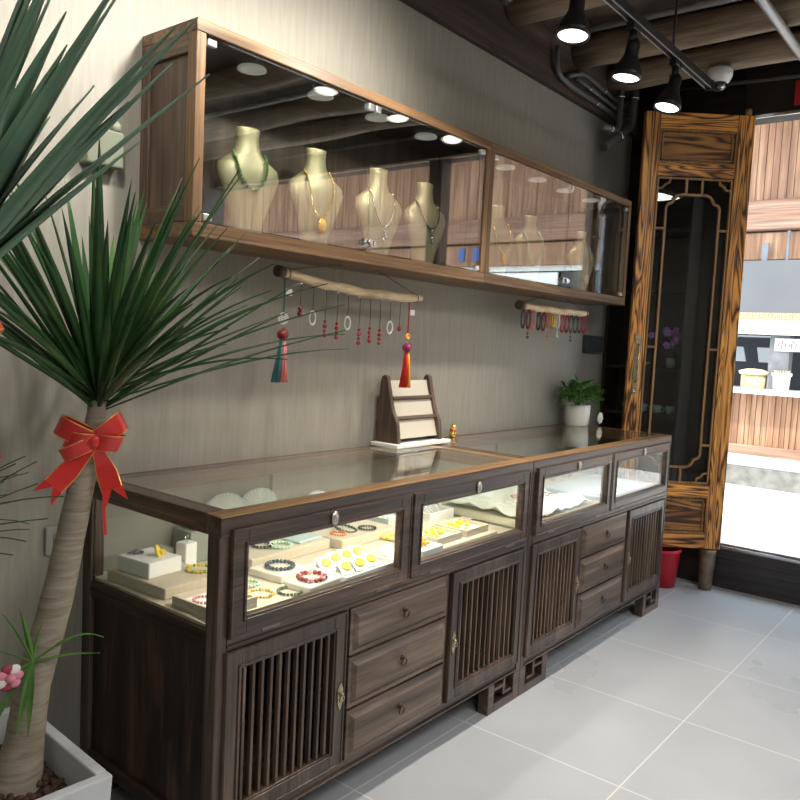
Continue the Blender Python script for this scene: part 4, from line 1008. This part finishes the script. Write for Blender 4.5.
for i, (y, z) in enumerate(((-.3, .64), (.0, .64), (.3, .64), (-.35, .02), (.1, .02))):
    o = MB().lathe([(.0005, 0), (.06, 0), (.09, .08), (.085, .08), (.0005, .02)], seg=18).build('mixing_bowl', plain('grey_bowl', (.35, .38, .37), .4), loc=(XB+.85, .8+y, 1.0+z)); tag(o, ['bowl on the upper rack nearest the grey post, shop opposite', 'bowl in the middle of the upper rack opposite', 'bowl at the leaf end of the upper rack opposite', 'bowl on the lower rack nearest the grey post, shop opposite', 'bowl on the lower rack farther from the post, opposite'][i], 'bowl', 'bowls in the shop opposite')
for i, (y, s_) in enumerate(((.62, .10), (.28, .11))):
    o = MB().prism([(-s_*1.2, 0), (-s_*.8, .17), (s_*1.0, .17), (s_*.7, 0)], -.01, .01, 'x').build('hanging_board', plain('pale_grey_board', (.42, .44, .42), .6), loc=(XB+.6, y, 1.33)); tag(o, ['pale slanted board inside the shop opposite, nearer the leaf', 'pale slanted board inside the shop opposite, nearer the post'][i], 'board')

# ------------------------------------------------------------------ planter and dragon trees
t = thing('square_planter', (-.49, -.40, 0), 'square pale grey planter with clay pebbles in the bottom corner', 'planter', rz=math.radians(-3))
PG = plain('light_grey_fibre', (.55, .57, .60), .5, noise=.05, nscale=6)
W2, ZP, tt_ = .225, .435, .026
mb = MB()
mb.prism([(-W2*.86, 0), (W2*.86, 0), (W2, ZP), (-W2, ZP)], W2-tt_, W2, 'y')
mb.prism([(-W2*.86, 0), (W2*.86, 0), (W2, ZP), (-W2, ZP)], -W2, -W2+tt_, 'y')
mb.box(-W2, -W2+tt_, -W2+tt_, W2-tt_, .0, ZP).box(W2-tt_, W2, -W2+tt_, W2-tt_, .0, ZP).box(-W2+tt_, W2-tt_, -W2+tt_, W2-tt_, .0, .04)
mb.build('box', PG, t, bevel=.004)
MB().box(-W2+tt_, W2-tt_, -W2+tt_, W2-tt_, .30, .355).build('soil', plain('dark_soil', (0,)*3), t)
mb = MB(); random.seed(5)
for i in range(950):
    x, y = random.uniform(-.188, .188), random.uniform(-.188, .188); r = random.uniform(.006, .0115)
    mb.ball((x, y, .356+random.uniform(0, .012)), r, 1, (1, random.uniform(.8, 1), random.uniform(.7, 1)))
o = mb.build('clay_pebbles', plain('brown_clay', (.085, .045, .035), .85, noise=.4, nscale=30), loc=(-.49, -.40, 0)); o.rotation_euler.z = math.radians(-3)
tag(o, 'brown clay pebbles filling the square planter', 'pebbles', kind='stuff')

LEAF = None
def palm_mat():
    m, nt, out = new_mat('dragon_tree_leaf')
    b = N(nt, 'ShaderNodeBsdfPrincipled', i_Roughness=.24); L(nt, b.outputs[0], out.inputs[0])
    tc = N(nt, 'ShaderNodeTexCoord'); n = N(nt, 'ShaderNodeTexNoise', i_Scale=5.0, i_Detail=3.0); L(nt, tc.outputs['Object'], n.inputs['Vector'])
    r = ramp(nt, [(.3, (.018, .062, .018)), (.55, (.035, .105, .030)), (.75, (.085, .17, .045))], n.outputs[0]); L(nt, r.outputs[0], b.inputs['Base Color'])
    return m
PALM = palm_mat()
PALMB = plain('blue_green_leaf', (.085, .16, .10), .38, noise=.35, nscale=5)
BARK = None
def bark():
    m, nt, out = new_mat('dragon_tree_bark')
    b = N(nt, 'ShaderNodeBsdfPrincipled', i_Roughness=.85); L(nt, b.outputs[0], out.inputs[0])
    tc = N(nt, 'ShaderNodeTexCoord'); mp = N(nt, 'ShaderNodeMapping', i_Scale=(10, 10, 90)); L(nt, tc.outputs['Object'], mp.inputs[0])
    n = N(nt, 'ShaderNodeTexNoise', i_Scale=1.0, i_Detail=4.0, i_Distortion=.8); L(nt, mp.outputs[0], n.inputs['Vector'])
    r = ramp(nt, [(.25, (.20, .17, .125)), (.5, (.30, .26, .20)), (.75, (.40, .355, .28))], n.outputs[0]); L(nt, r.outputs[0], b.inputs['Base Color'])
    bp = N(nt, 'ShaderNodeBump', i_Strength=.35, i_Distance=.004); L(nt, n.outputs[0], bp.inputs['Height']); L(nt, bp.outputs[0], b.inputs['Normal'])
    return m
BARK = bark()
def spike(mb, base, d, ln, w, droop, n=9):
    """long tapering strap leaf with a shallow V section and real thickness"""
    d = Vector(d).normalized(); side = d.cross(V(0, 0, 1))
    if side.length < .05: side = V(math.cos(ln*90), math.sin(ln*90), 0)
    side.normalize(); rows = []; p = Vector(base)
    for i in range(n+1):
        u = i/n; ww = w*(.45+.55*min(1, u/.25))*(1-max(0, (u-.45)/.55)**1.5)+.0006
        dd = (d+V(0, 0, -1)*droop*u*u).normalized(); up = side.cross(dd).normalized()
        th = .0012
        rows.append([mb.bm.verts.new(p+q) for q in (-side*ww/2+up*ww*.18, -up*th, side*ww/2+up*ww*.18, up*th)])
        p = p+dd*ln/n
    for a, b in zip(rows, rows[1:]):
        for j in range(4):
            f = mb.bm.faces.new((a[j], a[(j+1) % 4], b[(j+1) % 4], b[j])); f.smooth = (j in (0, 1))
    return p
def bad(p, base):
    q = p
    if q.y > -.035: return True
    if q.x > .10 and q.y > -.32 and q.z > 1.60: return True
    if q.z < 1.0 and q.x > -.05 and q.y > -.7: return True
    return False
def crown(nm, base, tilt, nl_, l0, l1, w, mats, parent, origin, maxang=80, seed=1, droop=(.15, .75), chk=True):
    random.seed(seed); mb = MB(); k = 0; tries = 0
    T = Vector(tilt).normalized().to_track_quat('Z', 'Y')
    while k < nl_ and tries < nl_*12:
        tries += 1
        th = math.radians(maxang)*math.sqrt(random.random()); ph = random.uniform(0, 2*PI)
        d = T @ V(math.sin(th)*math.cos(ph), math.sin(th)*math.sin(ph), math.cos(th))
        ln = random.uniform(l0, l1)*(1+.06*math.cos(th)); dr = random.uniform(*droop)*math.sin(th)+.03
        if chk:
            p = Vector(base); okk = True
            for i in range(10):
                u = i/9; dd = (d+V(0, 0, -1)*dr*u*u).normalized(); p = p+dd*ln/10
                if bad(p, base): okk = False; break
            if not okk: continue
        b = Vector(base)+d*.015+V(0, 0, .05*random.random()-.03)
        spike(mb, b-Vector(origin), d, ln, w*random.uniform(.8, 1.15), dr); k += 1
    return mb.build(nm, mats, parent)
def tree(origin, path, radii, label, crown_args, bow=None):
    t = thing('dragon_tree', origin, label, 'indoor tree', 'dragon trees in the square planter')
    P = [Vector(p)-Vector(origin) for p in path]
    # smooth path
    S = []; R = []
    for i in range(len(P)-1):
        a = P[max(i-1, 0)]; b = P[i]; c = P[i+1]; d = P[min(i+2, len(P)-1)]
        for k in range(8):
            u = k/8
            S.append(.5*((2*b)+(-a+c)*u+(2*a-5*b+4*c-d)*u*u+(-a+3*b-3*c+d)*u**3)); R.append((radii[i]*(1-u)+radii[i+1]*u)*(1+.015*math.sin((i*8+k)*1.9)))
    S.append(P[-1]); R.append(radii[-1])
    MB().tube(S, R, 18).build('trunk', BARK, t)
    crown(origin=origin, parent=t, **crown_args)
    return t
ORG = (-.365, -.40, .357)
t = tree(ORG, [(-.375, -.40, .352), (-.355, -.40, .45), (-.335, -.40, .58), (-.285, -.40, .76), (-.238, -.40, .98), (-.200, -.40, 1.16), (-.193, -.40, 1.215)], [.060, .042, .037, .035, .030, .022, .020],
     'dragon tree with a red bow under its crown, leaning by the near counter', dict(nm='crown', base=(-.193, -.40, 1.215), tilt=(.10, -.03, 1), nl_=118, l0=.40, l1=.59, w=.024, mats=PALM, maxang=70, seed=12, droop=(.02, .45)))
# side shoot on the trunk
mb = MB(); q0 = V(-.355, -.435, .645)-V(*ORG)
for d, ln, dr in (((.9, -.1, .45), .17, 1.3), ((.8, -.3, .05), .14, .3), ((-.5, -.1, 1), .15, .3), ((-.9, 0, .6), .17, .6), ((-.8, -.2, -.1), .16, 1.0), ((-.6, -.2, -.5), .16, 1.0), ((-.15, -.2, -.9), .16, .3), ((-.3, -.2, 1.0), .15, .2), ((-.35, -.3, -.7), .15, .6), ((.1, -.2, 1), .09, .3)):
    spike(mb, q0, d, ln, .013, dr, 7)
mb.build('side_shoot', plain('fresh_leaf', (.09, .22, .04), .35, noise=.3, nscale=12), t)
o = MB()
for i in range(7):
    a = 2*PI*i/7; o.ball((-.415+.017*math.cos(a), -.455, .635+.019*math.sin(a)), .014, 2, (1, .4, .8), mi=i % 3)
o = o.ball((-.415, -.462, .635), .010, 2).build('silk_flower', [plain('pink_silk', (.70, .25, .32), .6), plain('white_silk', (.8, .76, .74), .6), plain('wine_silk', (.30, .04, .08), .6)])
tag(o, 'pink and white silk flower on the trunk above the planter', 'flower')
tree((-.60, -.53, .357), [(-.60, -.53, .352), (-.66, -.62, .70), (-.71, -.80, 1.10), (-.75, -.90, 1.37)], [.045, .034, .028, .022],
     'tallest dragon tree with broad leaves filling the top corner', dict(nm='crown', base=(-.745, -.90, 1.375), tilt=(.05, 0, 1), nl_=120, l0=.36, l1=.52, w=.038, mats=PALMB, maxang=42, seed=4, droop=(.0, .15)))
tree((-.60, -.30, .357), [(-.60, -.30, .352), (-.61, -.30, .6), (-.625, -.30, .90)], [.038, .028, .02],
     'shortest dragon tree with thin dark leaf tips reaching in from the edge', dict(nm='crown', base=(-.625, -.30, .90), tilt=(0, 0, 1), nl_=70, l0=.28, l1=.36, w=.011, mats=PALM, maxang=85, seed=8))

# ribbon bows
RED = plain('red_satin_ribbon', (.72, .025, .02), .28, sheen=.3, coat=.3, noise=.15, nscale=14)
EDGE = plain('gold_ribbon_edge', (.9, .5, .12), .3, .6)
def ribbon(mb, pts, w, side, edge=True):
    """strip of ribbon with thickness, following pts; gold edge is material 1"""
    pts = [Vector(p) for p in pts]; side = Vector(side).normalized(); rows = []
    n = len(pts)
    for i, p in enumerate(pts):
        tdir = (pts[min(i+1, n-1)]-pts[max(i-1, 0)]).normalized(); nn = tdir.cross(side).normalized()*.0009
        ww = w[i]/2 if isinstance(w, list) else w/2
        cols_ = [-1, -.9, 0, .9, 1]
        rows.append(([mb.bm.verts.new(p+side*ww*c_+nn) for c_ in cols_], [mb.bm.verts.new(p+side*ww*c_-nn) for c_ in cols_]))
    for (a, a2), (b, b2) in zip(rows, rows[1:]):
        for j in range(4):
            f = mb.bm.faces.new((a[j], a[j+1], b[j+1], b[j])); f.smooth = True; f.material_index = 1 if j in (0, 3) else 0
            f = mb.bm.faces.new((a2[j+1], a2[j], b2[j], b2[j+1])); f.smooth = True; f.material_index = 1 if j in (0, 3) else 0
        mb.bm.faces.new((a[0], b[0], b2[0], a2[0])); mb.bm.faces.new((a[4], a2[4], b2[4], b[4]))
def bow(c, label, s=1.0):
    # the view direction of the bow is roughly towards -y -x
    t = thing('ribbon_bow', c, label, 'ribbon bow', 'red ribbon bows on the dragon trees')
    ex = V(.80, -.60, 0); ey = V(-.60, -.80, 0); ez = V(0, 0, 1)     # across, outwards, up
    def P(a, b, h): return ex*a*s+ey*b*s+ez*h*s
    for sg, rise, Lp, wd in ((-1, .040, .080, .050), (1, .052, .062, .050), (-1, .006, .062, .044), (1, -.004, .058, .044), (-1, -.034, .070, .034)):
        mb = MB(); pts = []
        for k in range(17):
            u = k/16*2*PI; q = .5*(1-math.cos(u)); pts.append(P(sg*Lp*q, .026+.024*math.sin(u)*sg*-1, rise*q))
        ribbon(mb, pts, wd*s, ez*.88+ex*(-.40*sg*(1 if rise > 0 else -1))+ey*.30); mb.build('bow_loop', [RED, EDGE], t)
    MB().ball(P(0, .034, .004), .018*s, 2, (1, 1, 1.1)).build('knot', RED, t)
    for sg, ex_, h1 in ((-1, -.085, -.090), (1, .040, -.095)):
        mb = MB(); n = 8; pts = [P(sg*.005+(ex_-sg*.005)*k/n, .040-.010*math.sin(PI*k/n), -.012+h1*(k/n)) for k in range(n+1)]
        side = (V(.35, 0, 1) if sg < 0 else ex)
        d = (pts[-1]-pts[0]).normalized(); side = ey.cross(d).normalized()
        ribbon(mb, pts, [.022*s+.026*s*min(1, k/n*1.6) for k in range(n+1)], side)
        # swallow tail
        e = pts[-1]; w = .024*s
        for q in (-1, 1):
            v = [e+side*w*q, e, e+side*w*.55*q+d*.020*s, e+side*w*q*1.05+d*.036*s]
            A = [mb.bm.verts.new(x_+ey*.0009) for x_ in v]; B = [mb.bm.verts.new(x_-ey*.0009) for x_ in v]
            mb.bm.faces.new(A); mb.bm.faces.new(B)
        mb.build('ribbon_tail', [RED, EDGE], t)
    return t
bow((-.203, -.415, 1.125), 'large red bow tied on the trunk under the leaf crown, above the counter end')
bow((-.706, -.885, 1.345), 'larger looking red bow on the tallest tree, only its tips showing at the picture edge', 1.12)
mb = MB(); ribbon(mb, [(-.190, -.42, 1.12), (-.186, -.425, 1.04), (-.190, -.43, .96), (-.185, -.43, .90)], .007, (1, -.3, 0)); o = mb.build('loose_ribbon', [RED, RED]); tag(o, 'narrow loose red ribbon hanging down behind the trunk', 'ribbon')

# ------------------------------------------------------------------ light
w = bpy.data.worlds.new('sky'); bpy.context.scene.world = w; w.use_nodes = True
bg = w.node_tree.nodes['Background']; bg.inputs[0].default_value = (.76, .88, 1.0, 1); bg.inputs[1].default_value = 5.2
sun = bpy.data.lights.new('sun', 'SUN'); sun.energy = 6.5; sun.angle = .02; sun.color = (1, .95, .86)
so = bpy.data.objects.new('sun', sun); C.objects.link(so); so.location = (0, 0, 8); so.rotation_euler = (Vector((.42, .30, -.86))).to_track_quat('-Z', 'Y').to_euler()
pl = bpy.data.lights.new('doorway_daylight', 'AREA'); pl.shape = 'RECTANGLE'; pl.size = 2.5; pl.size_y = 3.95
pl.cycles.is_portal = True
po = bpy.data.objects.new('doorway_daylight', pl); C.objects.link(po); po.location = (XF+.13, -2.72, 1.5); po.rotation_euler = (0, PI/2, 0)
# fill lights added out of view to brighten the room, shaped as ceiling panels
def fill_panel(x, y, label, watts):
    t = thing('added_fill_panel', (x, y, 2.88), label, 'fill light', 'added fill lights under the shop ceiling')
    MB().box(-.62, .62, -.32, .32, 0, .03).build('housing', WHITE, t)
    li = bpy.data.lights.new('fill_glow', 'AREA'); li.shape = 'RECTANGLE'; li.size = 1.2; li.size_y = .6; li.energy = watts; li.color = (1, .965, .92)
    lo = bpy.data.objects.new('fill_glow', li); C.objects.link(lo); lo.location = (0, 0, -.006); lo.parent = t
fill_panel(-1.6, -1.6, 'added fill light panel out of view behind the camera near the wall', 18)
fill_panel(1.0, -2.9, 'added fill light panel out of view above the middle of the shop', 45)
fill_panel(-1.4, -3.6, 'added fill light panel out of view at the back of the shop', 35)

# ------------------------------------------------------------------ camera
cam = bpy.data.cameras.new('camera'); co = bpy.data.objects.new('camera', cam); C.objects.link(co)
yaw, pitch, roll, fpx = .676375, -.0785346, .049739, 776.786
f = V(math.cos(yaw)*math.cos(pitch), math.sin(yaw)*math.cos(pitch), math.sin(pitch))
r0 = f.cross(V(0, 0, 1)).normalized(); u0 = r0.cross(f)
r = math.cos(roll)*r0+math.sin(roll)*u0; u = -math.sin(roll)*r0+math.cos(roll)*u0
M = Matrix((r, u, -f)).transposed().to_4x4(); M.translation = V(-1.15878, -2.07802, 1.39336)
co.matrix_world = M; cam.sensor_width = 36; cam.lens = fpx/800*36; cam.clip_start = .05; cam.clip_end = 100
sc = bpy.context.scene; sc.camera = co
sc.view_settings.view_transform = 'Standard'; sc.view_settings.look = 'None'; sc.view_settings.exposure = .12; sc.view_settings.gamma = 1
sc.cycles.use_denoising = True; sc.cycles.max_bounces = 8; sc.cycles.transparent_max_bounces = 24; sc.cycles.caustics_reflective = False; sc.cycles.caustics_refractive = False
sc.cycles.sample_clamp_indirect = 6
